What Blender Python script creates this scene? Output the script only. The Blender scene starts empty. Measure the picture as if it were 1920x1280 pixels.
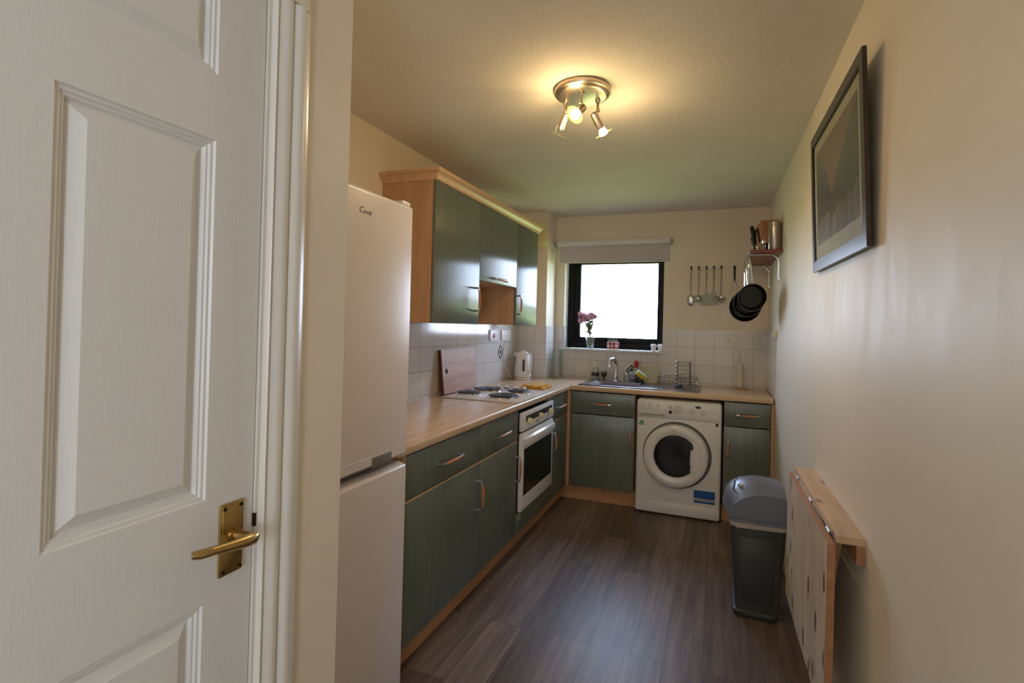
import bpy, bmesh, math, random
from mathutils import Vector, Matrix
random.seed(7)
PI = math.pi
SC = bpy.context.scene
COL = SC.collection
H = 2.381                                   # ceiling height


def XR(y):                                  # right wall, very slightly out of square
    return 2.0635 - 0.0066 * y


# ------------------------------------------------------------------ materials
def srgb(r, g, b):
    f = lambda c: (c / 255 / 12.92) if c / 255 <= .04045 else ((c / 255 + .055) / 1.055) ** 2.4
    return (f(r), f(g), f(b), 1.0)


class NT:
    def __init__(s, name):
        s.m = bpy.data.materials.new(name)
        s.m.use_nodes = True
        s.t = s.m.node_tree
        s.p = s.t.nodes['Principled BSDF']
        s.out = s.t.nodes['Material Output']

    def n(s, kind, **kw):
        nd = s.t.nodes.new(kind)
        for k, v in kw.items():
            setattr(nd, k, v)
        return nd

    def l(s, a, b):
        s.t.links.new(a, b)

    def coords(s, scale=(1, 1, 1), rot=(0, 0, 0)):
        tc = s.n('ShaderNodeTexCoord')
        mp = s.n('ShaderNodeMapping')
        mp.inputs['Scale'].default_value = scale
        mp.inputs['Rotation'].default_value = rot
        s.l(tc.outputs['Object'], mp.inputs['Vector'])
        return mp.outputs['Vector']

    def noise(s, vec, scale, detail=3, rough=.5, dist=0):
        nd = s.n('ShaderNodeTexNoise')
        nd.inputs['Scale'].default_value = scale
        nd.inputs['Detail'].default_value = detail
        nd.inputs['Roughness'].default_value = rough
        nd.inputs['Distortion'].default_value = dist
        s.l(vec, nd.inputs['Vector'])
        return nd.outputs['Fac']

    def ramp(s, fac, stops):
        r = s.n('ShaderNodeValToRGB')
        el = r.color_ramp.elements
        while len(el) < len(stops):
            el.new(.5)
        for e, (p, c) in zip(el, stops):
            e.position = p
            e.color = c
        s.l(fac, r.inputs['Fac'])
        return r.outputs['Color']

    def bump(s, h, strength, dist=.002):
        b = s.n('ShaderNodeBump')
        b.inputs['Strength'].default_value = strength
        b.inputs['Distance'].default_value = dist
        s.l(h, b.inputs['Height'])
        s.l(b.outputs['Normal'], s.p.inputs['Normal'])
        return b

    def math(s, op, a, b=None):
        m = s.n('ShaderNodeMath', operation=op)
        for i, v in enumerate((a, b)):
            if v is None:
                continue
            if isinstance(v, (int, float)):
                m.inputs[i].default_value = v
            else:
                s.l(v, m.inputs[i])
        return m.outputs[0]

    def mix(s, fac, a, b, blend='MIX'):
        m = s.n('ShaderNodeMix', data_type='RGBA', blend_type=blend)
        if isinstance(fac, (int, float)):
            m.inputs[0].default_value = fac
        else:
            s.l(fac, m.inputs[0])
        for i, v in ((6, a), (7, b)):
            if isinstance(v, tuple):
                m.inputs[i].default_value = v
            else:
                s.l(v, m.inputs[i])
        return m.outputs[2]


def plain(name, rgb, rough=.5, metal=0, var=.06, vs=6, bump=0, bs=200, coat=0, spec=.5):
    """plain coloured surface with a little procedural variation"""
    k = NT(name)
    c = srgb(*rgb)
    v = k.coords()
    f = k.noise(v, vs, 3)
    lo = tuple(x * (1 - var) for x in c[:3]) + (1,)
    hi = tuple(min(1, x * (1 + var)) for x in c[:3]) + (1,)
    k.l(k.ramp(f, [(.3, lo), (.7, hi)]), k.p.inputs['Base Color'])
    k.p.inputs['Roughness'].default_value = rough
    k.p.inputs['Metallic'].default_value = metal
    k.p.inputs['Specular IOR Level'].default_value = spec
    k.p.inputs['Coat Weight'].default_value = coat
    if bump:
        k.bump(k.noise(v, bs, 2), bump, .001)
    return k.m


def grain(name, lo, hi, axis, rough=.4, scale=30, stretch=14, bump=.15, coat=0, knots=None):
    """wood grain running along axis 0/1/2"""
    k = NT(name)
    sc = [1, 1, 1]
    sc[axis] = 1 / stretch
    v = k.coords(tuple(sc))
    f = k.noise(v, scale, 6, .6, .4)
    f2 = k.noise(v, scale * 5, 3, .6)
    f = k.math('ADD', k.math('MULTIPLY', f, .75), k.math('MULTIPLY', f2, .25))
    col = k.ramp(f, [(.36, srgb(*lo)), (.62, srgb(*hi))])
    if knots:
        s2 = [10, 10, 10]
        s2[axis] = 4.5
        vk = k.coords(tuple(s2))
        vo = k.n('ShaderNodeTexVoronoi')
        vo.inputs['Scale'].default_value = 1.6
        k.l(vk, vo.inputs['Vector'])
        d = k.math('ADD', vo.outputs['Distance'], k.math('MULTIPLY', k.noise(v, 40, 2), .06))
        kn = k.ramp(d, [(.21, (1, 1, 1, 1)), (.33, (0, 0, 0, 1))])
        col = k.mix(k.math('MULTIPLY', kn, .92), col, srgb(*knots))
    k.l(col, k.p.inputs['Base Color'])
    k.p.inputs['Roughness'].default_value = rough
    k.p.inputs['Coat Weight'].default_value = coat
    k.p.inputs['Coat Roughness'].default_value = .16
    k.bump(f, bump, .0008)
    return k.m


def tiles(name, ax, rgb=(214, 208, 202), off=(0, 0)):
    k = NT(name)
    tc = k.n('ShaderNodeTexCoord')
    sp = k.n('ShaderNodeSeparateXYZ')
    cb = k.n('ShaderNodeCombineXYZ')
    k.l(tc.outputs['Object'], sp.inputs[0])
    k.l(k.math('ADD', sp.outputs[ax], off[0]), cb.inputs[0])
    k.l(k.math('ADD', sp.outputs[2], off[1]), cb.inputs[1])
    b = k.n('ShaderNodeTexBrick', offset=0, squash=1)
    b.inputs['Scale'].default_value = 1
    b.inputs['Brick Width'].default_value = .15
    b.inputs['Row Height'].default_value = .15
    b.inputs['Mortar Size'].default_value = .0016
    b.inputs['Mortar Smooth'].default_value = .3
    c = srgb(*rgb)
    b.inputs['Color1'].default_value = c
    b.inputs['Color2'].default_value = tuple(x * .96 for x in c[:3]) + (1,)
    b.inputs['Mortar'].default_value = srgb(150, 143, 138)
    k.l(cb.outputs[0], b.inputs['Vector'])
    k.l(b.outputs['Color'], k.p.inputs['Base Color'])
    k.p.inputs['Roughness'].default_value = .12
    inv = k.math('SUBTRACT', 1, b.outputs['Fac'])
    k.bump(k.math('ADD', inv, k.math('MULTIPLY', k.noise(cb.outputs[0], 9, 1), .25)), .35, .002)
    return k.m


def mat_floor():
    k = NT('laminate floor planks')
    tc = k.n('ShaderNodeTexCoord')
    sp = k.n('ShaderNodeSeparateXYZ')
    cb = k.n('ShaderNodeCombineXYZ')
    k.l(tc.outputs['Object'], sp.inputs[0])
    k.l(sp.outputs[1], cb.inputs[0])
    k.l(k.math('ADD', sp.outputs[0], .05), cb.inputs[1])
    b = k.n('ShaderNodeTexBrick', offset=.37, offset_frequency=2, squash=1)
    b.inputs['Scale'].default_value = 1
    b.inputs['Brick Width'].default_value = 1.15
    b.inputs['Row Height'].default_value = .155
    b.inputs['Mortar Size'].default_value = .0011
    b.inputs['Mortar Smooth'].default_value = .2
    b.inputs['Color1'].default_value = (0, 0, 0, 1)
    b.inputs['Color2'].default_value = (1, 1, 1, 1)
    b.inputs['Mortar'].default_value = (.5, .5, .5, 1)
    b.inputs['Bias'].default_value = 0
    k.l(cb.outputs[0], b.inputs['Vector'])
    mp = k.n('ShaderNodeMapping')
    mp.inputs['Scale'].default_value = (1 / 16, 1, 1)
    k.l(cb.outputs[0], mp.inputs['Vector'])
    wv = k.n('ShaderNodeVectorMath', operation='ADD')
    k.l(mp.outputs[0], wv.inputs[0])
    k.l(b.outputs['Color'], wv.inputs[1])
    f1 = k.noise(wv.outputs[0], 26, 6, .62, .6)
    f2 = k.noise(wv.outputs[0], 130, 3, .6)
    f = k.math('ADD', k.math('MULTIPLY', f1, .82), k.math('MULTIPLY', f2, .18))
    col = k.ramp(f, [(.28, srgb(78, 65, 56)), (.5, srgb(114, 98, 87)), (.74, srgb(148, 131, 119))])
    tone = k.ramp(b.outputs['Color'], [(0, (.62, .58, .54, 1)), (1, (1.15, 1.15, 1.17, 1))])
    col = k.mix(1, col, tone, 'MULTIPLY')
    col = k.mix(k.math('MULTIPLY', b.outputs['Fac'], .8), col, srgb(40, 32, 28))
    k.l(col, k.p.inputs['Base Color'])
    k.p.inputs['Roughness'].default_value = .40
    k.p.inputs['Specular IOR Level'].default_value = .38
    k.bump(k.math('ADD', k.math('MULTIPLY', f, .5), k.math('SUBTRACT', 1, b.outputs['Fac'])), .25, .001)
    return k.m


def mat_wall():
    k = NT('cream emulsion wall')
    v = k.coords()
    f = k.noise(v, 1.7, 3)
    k.l(k.ramp(f, [(.3, srgb(227, 215, 194)), (.7, srgb(232, 222, 203))]), k.p.inputs['Base Color'])
    # silk finish with drier streaky patches
    vs = k.coords((3, 3, .9))
    r = k.noise(vs, 3.2, 4, .6, .5)
    rr = k.n('ShaderNodeMapRange')
    rr.inputs['To Min'].default_value = .40
    rr.inputs['To Max'].default_value = .64
    k.l(r, rr.inputs['Value'])
    k.l(rr.outputs[0], k.p.inputs['Roughness'])
    k.bump(k.math('ADD', k.noise(v, 190, 2), k.math('MULTIPLY', k.noise(v, 14, 2), .8)), .12, .0015)
    return k.m


def mat_ceiling():
    k = NT('stippled ceiling')
    v = k.coords()
    k.l(k.ramp(k.noise(v, 3, 2), [(.3, srgb(224, 217, 206)), (.7, srgb(229, 223, 213))]), k.p.inputs['Base Color'])
    k.p.inputs['Roughness'].default_value = .8
    k.bump(k.noise(v, 110, 4, .6), .75, .005)
    return k.m


def mat_door():
    k = NT('white moulded door skin')
    k.p.inputs['Base Color'].default_value = srgb(226, 224, 219)
    k.p.inputs['Roughness'].default_value = .36
    a = k.noise(k.coords((1, 1, 1 / 12)), 190, 4, .6, .8)
    b = k.noise(k.coords((1, 1 / 12, 1)), 190, 4, .6, .8)
    tc = k.n('ShaderNodeTexCoord')
    sp = k.n('ShaderNodeSeparateXYZ')
    k.l(tc.outputs['Object'], sp.inputs[0])
    z = sp.outputs[2]
    band = None
    for lo, hi in ((.888, 1.064), (1.675, 1.786), (1.93, 2.2), (-.1, .2)):
        q = k.math('MULTIPLY', k.math('GREATER_THAN', z, lo), k.math('LESS_THAN', z, hi))
        band = q if band is None else k.math('ADD', band, q)
    band = k.math('MULTIPLY', band, k.math('LESS_THAN', sp.outputs[1], -3.84))
    h = k.math('ADD', k.math('MULTIPLY', b, band), k.math('MULTIPLY', a, k.math('SUBTRACT', 1, band)))
    k.bump(h, .21, .0014)
    return k.m


def mat_seethrough(name, tint=(1, 1, 1), gl=.08, rough=.02):
    k = NT(name)
    tr = k.n('ShaderNodeBsdfTransparent')
    tr.inputs[0].default_value = tint + (1,)
    g = k.n('ShaderNodeBsdfGlossy')
    g.inputs['Roughness'].default_value = rough
    lw = k.n('ShaderNodeLayerWeight')
    lw.inputs[0].default_value = .35
    mx = k.n('ShaderNodeMixShader')
    k.l(k.math('ADD', k.math('MULTIPLY', lw.outputs['Facing'], .35), gl), mx.inputs[0])
    k.l(tr.outputs[0], mx.inputs[1])
    k.l(g.outputs[0], mx.inputs[2])
    k.l(mx.outputs[0], k.out.inputs[0])
    return k.m


def mat_glow(name, rgb, strength):
    k = NT(name)
    k.p.inputs['Base Color'].default_value = (.9, .85, .7, 1)
    k.p.inputs['Emission Color'].default_value = rgb + (1,)
    k.p.inputs['Emission Strength'].default_value = strength
    return k.m


def mat_art():
    """dim mountain valley, painted with noise and gradients"""
    k = NT('landscape print')
    tc = k.n('ShaderNodeTexCoord')
    sp = k.n('ShaderNodeSeparateXYZ')
    k.l(tc.outputs['Object'], sp.inputs[0])
    u, w = sp.outputs[1], sp.outputs[2]                # metres along the wall / up
    n1 = k.noise(k.coords((0, 4, 4)), 1.4, 5, .6)
    ridge = k.math('ADD', k.math('MULTIPLY', k.math('ABSOLUTE', k.math('ADD', u, -.02)), .62), k.math('MULTIPLY', n1, .22))
    sky = k.ramp(k.math('ADD', w, .25), [(.0, srgb(112, 100, 90)), (.35, srgb(116, 94, 80)), (.55, srgb(74, 72, 70))])
    hill = k.ramp(n1, [(.35, srgb(52, 58, 52)), (.65, srgb(84, 86, 74))])
    m1 = k.ramp(k.math('SUBTRACT', k.math('ADD', ridge, -.08), w), [(.46, (0, 0, 0, 1)), (.5, (1, 1, 1, 1))])
    m1 = k.math('GREATER_THAN', ridge, k.math('ADD', w, .13))
    col = k.mix(m1, sky, hill)
    mist = k.noise(k.coords((0, 7, 2)), 2, 4, .6)
    water = k.ramp(mist, [(.3, srgb(70, 78, 80)), (.7, srgb(128, 128, 122))])
    m2 = k.math('LESS_THAN', k.math('ADD', w, k.math('MULTIPLY', n1, .16)), -.01)
    col = k.mix(m2, col, water)
    k.l(col, k.p.inputs['Base Color'])
    k.p.inputs['Roughness'].default_value = .22
    return k.m


W = {}
W['wall'] = mat_wall()
W['ceil'] = mat_ceiling()
W['floor'] = mat_floor()
W['door'] = mat_door()
W['gloss_white'] = plain('white gloss paint', (226, 221, 211), .3, var=.02)
W['tile_x'] = tiles('white wall tiles facing sideways', 1, off=(.038 + 3.0, -.026))
W['tile_y'] = tiles('white wall tiles facing the room', 0, off=(-.012 + .15, -.026))
W['green_v'] = grain('green stained door foil', (92, 101, 90), (108, 116, 104), 2, .30, 45, 20, .03)
_k = W['green_v'].node_tree
_t = _k.nodes.new('ShaderNodeTangent')
_t.direction_type = 'RADIAL'
_t.axis = 'Z'
_p = _k.nodes['Principled BSDF']
_k.links.new(_t.outputs[0], _p.inputs['Tangent'])
_p.inputs['Anisotropic'].default_value = .985
_p.inputs['Anisotropic Rotation'].default_value = 0.0
_p.inputs['Specular IOR Level'].default_value = 1.0
W['maple'] = grain('maple carcass board', (188, 148, 108), (206, 166, 126), 2, .42, 18, 16, .06)
W['maple_y'] = grain('maple moulding', (205, 165, 122), (222, 184, 142), 1, .38, 18, 16, .06)
W['plinth'] = grain('maple plinth board', (176, 128, 84), (196, 148, 102), 1, .45, 18, 16, .06)
W['top_y'] = grain('pale beech worktop', (196, 166, 132), (214, 186, 152), 1, .26, 26, 16, .05)
W['top_x'] = grain('pale beech worktop run', (198, 166, 126), (216, 188, 148), 0, .26, 26, 16, .05)
W['wood_handle'] = plain('orange beech grip', (186, 124, 80), .35)
W['metal'] = plain('brushed steel', (190, 190, 190), .28, 1, .03)
W['chrome'] = plain('chrome', (225, 225, 228), .08, 1, .02)
W['nickel'] = plain('satin nickel fitting', (208, 190, 168), .3, 1, .03)
W['brass'] = plain('polished brass', (188, 162, 104), .27, 1, .06)
W['brass_dark'] = plain('dark brass screw', (70, 52, 26), .45, 1)
W['fridge'] = plain('white fridge enamel', (226, 217, 213), .3, var=.01, bump=.05, bs=420)
W['fridge_grey'] = plain('grey fridge seal', (120, 116, 118), .5)
W['white'] = plain('white plastic', (232, 228, 224), .35, var=.02)
W['enamel'] = plain('white enamel', (228, 224, 220), .22, var=.01)
W['cream'] = plain('cream plastic', (226, 212, 168), .4)
W['vent'] = plain('cream painted boxing', (218, 205, 150), .5)
W['ink'] = plain('dark print', (44, 42, 46), .5)
W['greyink'] = plain('pale grey print', (168, 162, 158), .5)
W['black'] = plain('black glass', (8, 8, 9), .08)
W['matt_black'] = plain('matt black', (16, 16, 17), .45)
W['dark'] = plain('dark void', (10, 9, 8), .8)
W['hotplate'] = plain('cast iron hotplate', (34, 34, 38), .5, .3, .15, 30)
W['nonstick'] = plain('black non-stick coating', (20, 20, 22), .32, 0, .1)
W['steel_sink'] = plain('stainless sink', (140, 140, 146), .2, 1, .05, 20)
W['frame_black'] = plain('dark brown window frame', (14, 13, 14), .5, spec=.2)
k = NT('lilac white blind fabric')
k.p.inputs['Base Color'].default_value = srgb(206, 199, 202)
k.p.inputs['Roughness'].default_value = .85
k.bump(k.noise(k.coords(), 600, 2), .15, .0005)
tl = k.n('ShaderNodeBsdfTranslucent')
tl.inputs[0].default_value = srgb(200, 192, 198)
mx = k.n('ShaderNodeMixShader')
mx.inputs[0].default_value = .10
k.l(k.p.outputs[0], mx.inputs[1])
k.l(tl.outputs[0], mx.inputs[2])
k.l(mx.outputs[0], k.out.inputs[0])
W['blind'] = k.m
for nm, c1 in (('pink', (248, 204, 222)), ('pink2', (220, 150, 190))):
    k = NT(nm + ' translucent petal')
    k.l(k.ramp(k.noise(k.coords(), 40, 3), [(.3, srgb(*[int(q * .86) for q in c1])), (.7, srgb(*c1))]), k.p.inputs['Base Color'])
    tl = k.n('ShaderNodeBsdfTranslucent')
    tl.inputs[0].default_value = srgb(*c1)
    mx = k.n('ShaderNodeMixShader')
    mx.inputs[0].default_value = .35
    k.l(k.p.outputs[0], mx.inputs[1])
    k.l(tl.outputs[0], mx.inputs[2])
    k.l(mx.outputs[0], k.out.inputs[0])
    W[nm] = k.m
W['alu'] = plain('white aluminium cassette', (222, 220, 220), .4)
W['sill'] = plain('white sill', (225, 225, 228), .22, var=.01)
W['pane'] = mat_seethrough('window pane glass', gl=.02)
W['frosted'] = plain('opaque white pane', (220, 224, 228), .4)  # opaque surface, serves as pane of the added hall window
W['glass'] = mat_seethrough('clear glass', (.93, .96, .95), gl=.1)
k = NT('frosted green glass edge')
k.p.inputs['Base Color'].default_value = srgb(176, 196, 150)
k.p.inputs['Roughness'].default_value = .15
tl = k.n('ShaderNodeBsdfTranslucent')
tl.inputs[0].default_value = srgb(220, 230, 180)
tr = k.n('ShaderNodeBsdfTransparent')
tr.inputs[0].default_value = (.8, .9, .7, 1)
mx = k.n('ShaderNodeMixShader')
mx.inputs[0].default_value = .5
k.l(k.p.outputs[0], mx.inputs[1])
k.l(tl.outputs[0], mx.inputs[2])
my = k.n('ShaderNodeMixShader')
my.inputs[0].default_value = .82
k.l(mx.outputs[0], my.inputs[1])
k.l(tr.outputs[0], my.inputs[2])
k.l(my.outputs[0], k.out.inputs[0])
W['glass_green'] = k.m
W['glass_smoke'] = mat_seethrough('smoky glass', (.35, .38, .40), gl=.12)
W['pine_y'] = grain('knotty pine along the wall', (186, 156, 122), (214, 186, 150), 1, .45, 14, 9, .15, knots=(96, 58, 34))
W['pine_z'] = grain('knotty pine leaf', (186, 170, 148), (212, 197, 174), 2, .45, 11, 7, .15, knots=(84, 54, 34))
W['pine_end'] = grain('pine edge', (150, 104, 72), (176, 128, 92), 1, .5, 22, 8, .1)
W['mahog'] = grain('red brown shelf', (104, 46, 24), (132, 62, 34), 1, .3, 20, 14, .05)
W['block'] = grain('beech knife block', (150, 96, 54), (176, 122, 74), 2, .45, 20, 10, .05)
W['board'] = grain('beech chopping board', (178, 140, 118), (206, 172, 150), 1, .5, 14, 10, .05)
W['board_edge'] = plain('dark board edge', (96, 52, 32), .6)
W['bin_lid'] = plain('grey bin lid plastic', (112, 116, 130), .34, var=.02)
W['bin_body'] = plain('dark grey bin plastic', (60, 63, 64), .42, var=.03)
W['liner'] = plain('pale bin liner', (188, 178, 166), .5)
W['pic_frame'] = grain('dark walnut frame', (38, 30, 26), (62, 50, 43), 1, .28, 30, 12, .1)
W['mount'] = plain('grey green mount card', (150, 148, 130), .7)
W['art'] = mat_art()
W['sticker_blue'] = plain('blue label', (30, 84, 160), .4)
W['sticker_green'] = plain('green print', (72, 150, 108), .5)
W['pale_sticker'] = plain('pale green label', (136, 146, 136), .5)
W['red'] = plain('red plastic', (176, 28, 34), .4)
W['yellow'] = plain('yellow sponge', (222, 188, 40), .9, bump=.5, bs=300)
W['mint'] = plain('mint scourer', (196, 226, 190), .9)
W['cloth'] = plain('folded yellow cloth', (204, 150, 44), .9, var=.18, vs=18, bump=.4, bs=350)
W['liquid'] = plain('clear pale liquid', (168, 172, 160), .12)
W['label_dark'] = plain('purple dark label', (52, 44, 66), .5)
W['bag'] = plain('grey plastic wrap', (138, 140, 148), .3, bump=.6, bs=60)
W['cream_board'] = plain('cream plastic board', (186, 180, 152), .45)
W['tilegreen'] = plain('dark green tile motif', (44, 62, 50), .25)
W['wire'] = plain('grey steel wire', (120, 120, 118), .3, .9)
W['stem'] = plain('green stem', (84, 104, 58), .7)
W['paper'] = plain('white paper roll', (214, 206, 196), .9)
W['silver_can'] = plain('brushed canister steel', (176, 168, 158), .3, 1, .04)
W['utensil_grey'] = plain('pale grey green nylon', (158, 166, 148), .4)
W['bulb'] = mat_glow('lit halogen', (1.0, .80, .46), 42)
W['ring_shade'] = plain('painted shade grey', (96, 94, 88), .6)
W['dialgrey'] = plain('grey knob face', (206, 201, 197), .35)
k = NT('red check paper')                              # tartan jar wrap
v = k.n('ShaderNodeTexCoord')
ck = k.n('ShaderNodeTexWave', wave_type='BANDS', bands_direction='Z')
ck.inputs['Scale'].default_value = 9
ck2 = k.n('ShaderNodeTexWave', wave_type='BANDS', bands_direction='X')
ck2.inputs['Scale'].default_value = 9
k.l(v.outputs['Object'], ck.inputs[0])
k.l(v.outputs['Object'], ck2.inputs[0])
k.l(k.ramp(k.math('MULTIPLY', k.math('ADD', ck.outputs['Fac'], ck2.outputs['Fac']), .5),
           [(.3, srgb(226, 214, 206)), (.5, srgb(190, 120, 116)), (.8, srgb(150, 40, 48))]), k.p.inputs['Base Color'])
k.p.inputs['Roughness'].default_value = .6
W['check'] = k.m
k = NT('pale printed lines')
v = k.n('ShaderNodeTexCoord')
ck = k.n('ShaderNodeTexWave', wave_type='BANDS', bands_direction='Z')
ck.inputs['Scale'].default_value = 26
k.l(v.outputs['Object'], ck.inputs[0])
k.l(k.ramp(ck.outputs['Fac'], [(.55, srgb(228, 224, 220)), (.8, srgb(176, 170, 166))]), k.p.inputs['Base Color'])
k.p.inputs['Roughness'].default_value = .3
W['legend'] = k.m


# ------------------------------------------------------------------ mesh tools
class M:
    def __init__(s):
        s.bm = bmesh.new()
        s.mi = 0

    def _add(s, b):
        me = bpy.data.meshes.new('t')
        for f in b.faces:
            f.material_index = s.mi
        b.to_mesh(me)
        b.free()
        s.bm.from_mesh(me)
        bpy.data.meshes.remove(me)
        return s

    def box(s, x0, x1, y0, y1, z0, z1, bev=0, seg=2, mat=None):
        b = bmesh.new()
        bmesh.ops.create_cube(b, size=1)
        for v in b.verts:
            v.co = Vector(((x0 + x1) / 2 + v.co.x * (x1 - x0), (y0 + y1) / 2 + v.co.y * (y1 - y0), (z0 + z1) / 2 + v.co.z * (z1 - z0)))
        if bev:
            bmesh.ops.bevel(b, geom=list(b.edges), offset=bev, segments=seg, profile=.5, affect='EDGES', clamp_overlap=True)
        if mat:
            b.transform(mat)
        return s._add(b)

    def hexa(s, p):                         # 8 corners: bottom loop 0-3, top loop 4-7
        b = bmesh.new()
        v = [b.verts.new(q) for q in p]
        for f in ((3, 2, 1, 0), (4, 5, 6, 7), (0, 1, 5, 4), (1, 2, 6, 5), (2, 3, 7, 6), (3, 0, 4, 7)):
            b.faces.new([v[i] for i in f])
        bmesh.ops.recalc_face_normals(b, faces=b.faces)
        return s._add(b)

    def cone(s, p0, p1, r0, r1=None, seg=20, caps=True):
        r1 = r0 if r1 is None else r1
        p0, p1 = Vector(p0), Vector(p1)
        d = p1 - p0
        b = bmesh.new()
        bmesh.ops.create_cone(b, cap_ends=caps, segments=seg, radius1=r0, radius2=r1, depth=d.length)
        b.transform(Matrix.Translation((p0 + p1) / 2) @ d.to_track_quat('Z', 'Y').to_matrix().to_4x4())
        return s._add(b)

    def tube(s, pts, r, seg=10, closed=False):
        pts = [Vector(p) for p in pts]
        n = len(pts)
        rs = r if isinstance(r, (list, tuple)) else [r] * n
        b = bmesh.new()
        rings = []
        prev = None
        for i, p in enumerate(pts):
            if closed:
                t = pts[(i + 1) % n] - pts[i - 1]
            else:
                t = pts[min(i + 1, n - 1)] - pts[max(i - 1, 0)]
            t.normalize()
            if prev is None:
                u = t.orthogonal().normalized()
            else:
                u = prev - t * prev.dot(t)
                u = u.normalized() if u.length > 1e-6 else t.orthogonal().normalized()
            prev = u
            w = t.cross(u)
            rings.append([b.verts.new(p + (u * math.cos(a) + w * math.sin(a)) * rs[i]) for a in [2 * PI * j / seg for j in range(seg)]])
        m = n if closed else n - 1
        for i in range(m):
            A, B = rings[i], rings[(i + 1) % n]
            for j in range(seg):
                b.faces.new((A[j], A[(j + 1) % seg], B[(j + 1) % seg], B[j]))
        if not closed:
            b.faces.new(rings[0][::-1])
            b.faces.new(rings[-1])
        bmesh.ops.recalc_face_normals(b, faces=b.faces)
        return s._add(b)

    def lathe(s, prof, c, axis=(0, 0, 1), seg=32, sx=1, sy=1):
        """prof: [(radius, height)] turned about axis through c"""
        b = bmesh.new()
        rings = []
        for r, h in prof:
            if r < 1e-6:
                rings.append([b.verts.new((0, 0, h))])
            else:
                rings.append([b.verts.new((r * math.cos(2 * PI * j / seg) * sx, r * math.sin(2 * PI * j / seg) * sy, h)) for j in range(seg)])
        for A, B in zip(rings, rings[1:]):
            for j in range(seg):
                a = [A[j % len(A)], A[(j + 1) % len(A)], B[(j + 1) % len(B)], B[j % len(B)]]
                q = []
                for v_ in a:
                    if v_ not in q:
                        q.append(v_)
                if len(q) > 2:
                    b.faces.new(q)
        bmesh.ops.recalc_face_normals(b, faces=b.faces)
        b.transform(Matrix.Translation(Vector(c)) @ Vector(axis).to_track_quat('Z', 'Y').to_matrix().to_4x4())
        return s._add(b)

    def prism(s, poly, ax, a, b_, bev=0):
        """poly in the two other axes (in xyz order), extruded along ax from a to b_"""
        b = bmesh.new()
        o = [i for i in range(3) if i != ax]

        def mk(q, h):
            c = [0, 0, 0]
            c[o[0]], c[o[1]], c[ax] = q[0], q[1], h
            return b.verts.new(c)
        A = [mk(q, a) for q in poly]
        B = [mk(q, b_) for q in poly]
        b.faces.new(A)
        b.faces.new(B)
        for i in range(len(poly)):
            j = (i + 1) % len(poly)
            b.faces.new((A[i], A[j], B[j], B[i]))
        bmesh.ops.recalc_face_normals(b, faces=b.faces)
        if bev:
            bmesh.ops.bevel(b, geom=list(b.edges), offset=bev, segments=2, profile=.5, affect='EDGES', clamp_overlap=True)
        return s._add(b)

    def ball(s, c, r, sx=1, sy=1, sz=1, u=20, v=12):
        b = bmesh.new()
        bmesh.ops.create_uvsphere(b, u_segments=u, v_segments=v, radius=r)
        b.transform(Matrix.Translation(Vector(c)) @ Matrix.Diagonal((sx, sy, sz, 1)))
        return s._add(b)

    def sheet(s, grid, thick=0):
        """grid of points [[row],[row]] -> quads (optionally given a thickness downwards along normal)"""
        b = bmesh.new()
        g = [[b.verts.new(p) for p in row] for row in grid]
        for i in range(len(g) - 1):
            for j in range(len(g[0]) - 1):
                b.faces.new((g[i][j], g[i][j + 1], g[i + 1][j + 1], g[i + 1][j]))
        bmesh.ops.recalc_face_normals(b, faces=b.faces)
        if thick:
            bmesh.ops.solidify(b, geom=list(b.faces), thickness=thick)
        return s._add(b)


def base(o):
    v = Vector((0, 0, 0))
    while o:
        v += o.location
        o = o.parent
    return v


def obj(name, m, mat, parent=None, ang=35):
    me = bpy.data.meshes.new(name)
    if parent is not None:
        m.bm.transform(Matrix.Translation(-base(parent)))
    m.bm.to_mesh(me)
    m.bm.free()
    for x in (mat if isinstance(mat, (list, tuple)) else [mat]):
        me.materials.append(W[x])
    me.polygons.foreach_set('use_smooth', [True] * len(me.polygons))
    me.set_sharp_from_angle(angle=math.radians(ang))
    o = bpy.data.objects.new(name, me)
    COL.objects.link(o)
    o.parent = parent
    return o


def tag(o, label, cat, group=None):
    o['label'] = label
    o['category'] = cat
    if group:
        o['group'] = group
    return o


def thing(name, label, cat, loc=(0, 0, 0), group=None):
    o = bpy.data.objects.new(name, None)
    o.empty_display_size = .05
    COL.objects.link(o)
    o.location = loc
    return tag(o, label, cat, group)


def struct(name, m, mat):
    o = obj(name, m, mat)
    o['kind'] = 'structure'
    return o


def solo(name, m, mat, loc, label, cat, group=None):
    """a thing that is one mesh, with its origin at loc"""
    m.bm.transform(Matrix.Translation(-Vector(loc)))
    o = obj(name, m, mat)
    o.location = loc
    return tag(o, label, cat, group)


# ------------------------------------------------------------------ setting
struct('floor', M().box(-.1, 2.3, -8, .25, -.1, 0), 'floor')
struct('ceiling', M().box(-.1, 2.3, -8, .25, H, H + .1), 'ceil')
struct('wall_left', M().box(-.1, 0, -3.615, .25, 0, H), 'wall')
OX0, OX1, OZ0, OZ1 = .353, 1.2425, 1.178, 2.06
m = M().box(0, OX0, 0, .25, 0, H).box(OX1, XR(0) + .15, 0, .25, 0, H)
m.box(OX0, OX1, 0, .25, 0, OZ0 - .016).box(OX0, OX1, 0, .25, OZ1, H)
struct('wall_back', m, 'wall')
m = M()
HW0, HW1 = -7.1, -5.9                                 # opening for the added hall window, out of view
for (ya_, yb_, za_, zb_) in ((HW1, 0, 0, H), (-8, HW0, 0, H), (HW0, HW1, 0, .9), (HW0, HW1, 2.1, H)):
    m.prism([(XR(yb_), yb_), (XR(yb_) + .15, yb_), (XR(ya_) + .15, ya_), (XR(ya_), ya_)], 2, za_, zb_)
struct('wall_right', m, 'wall')
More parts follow.
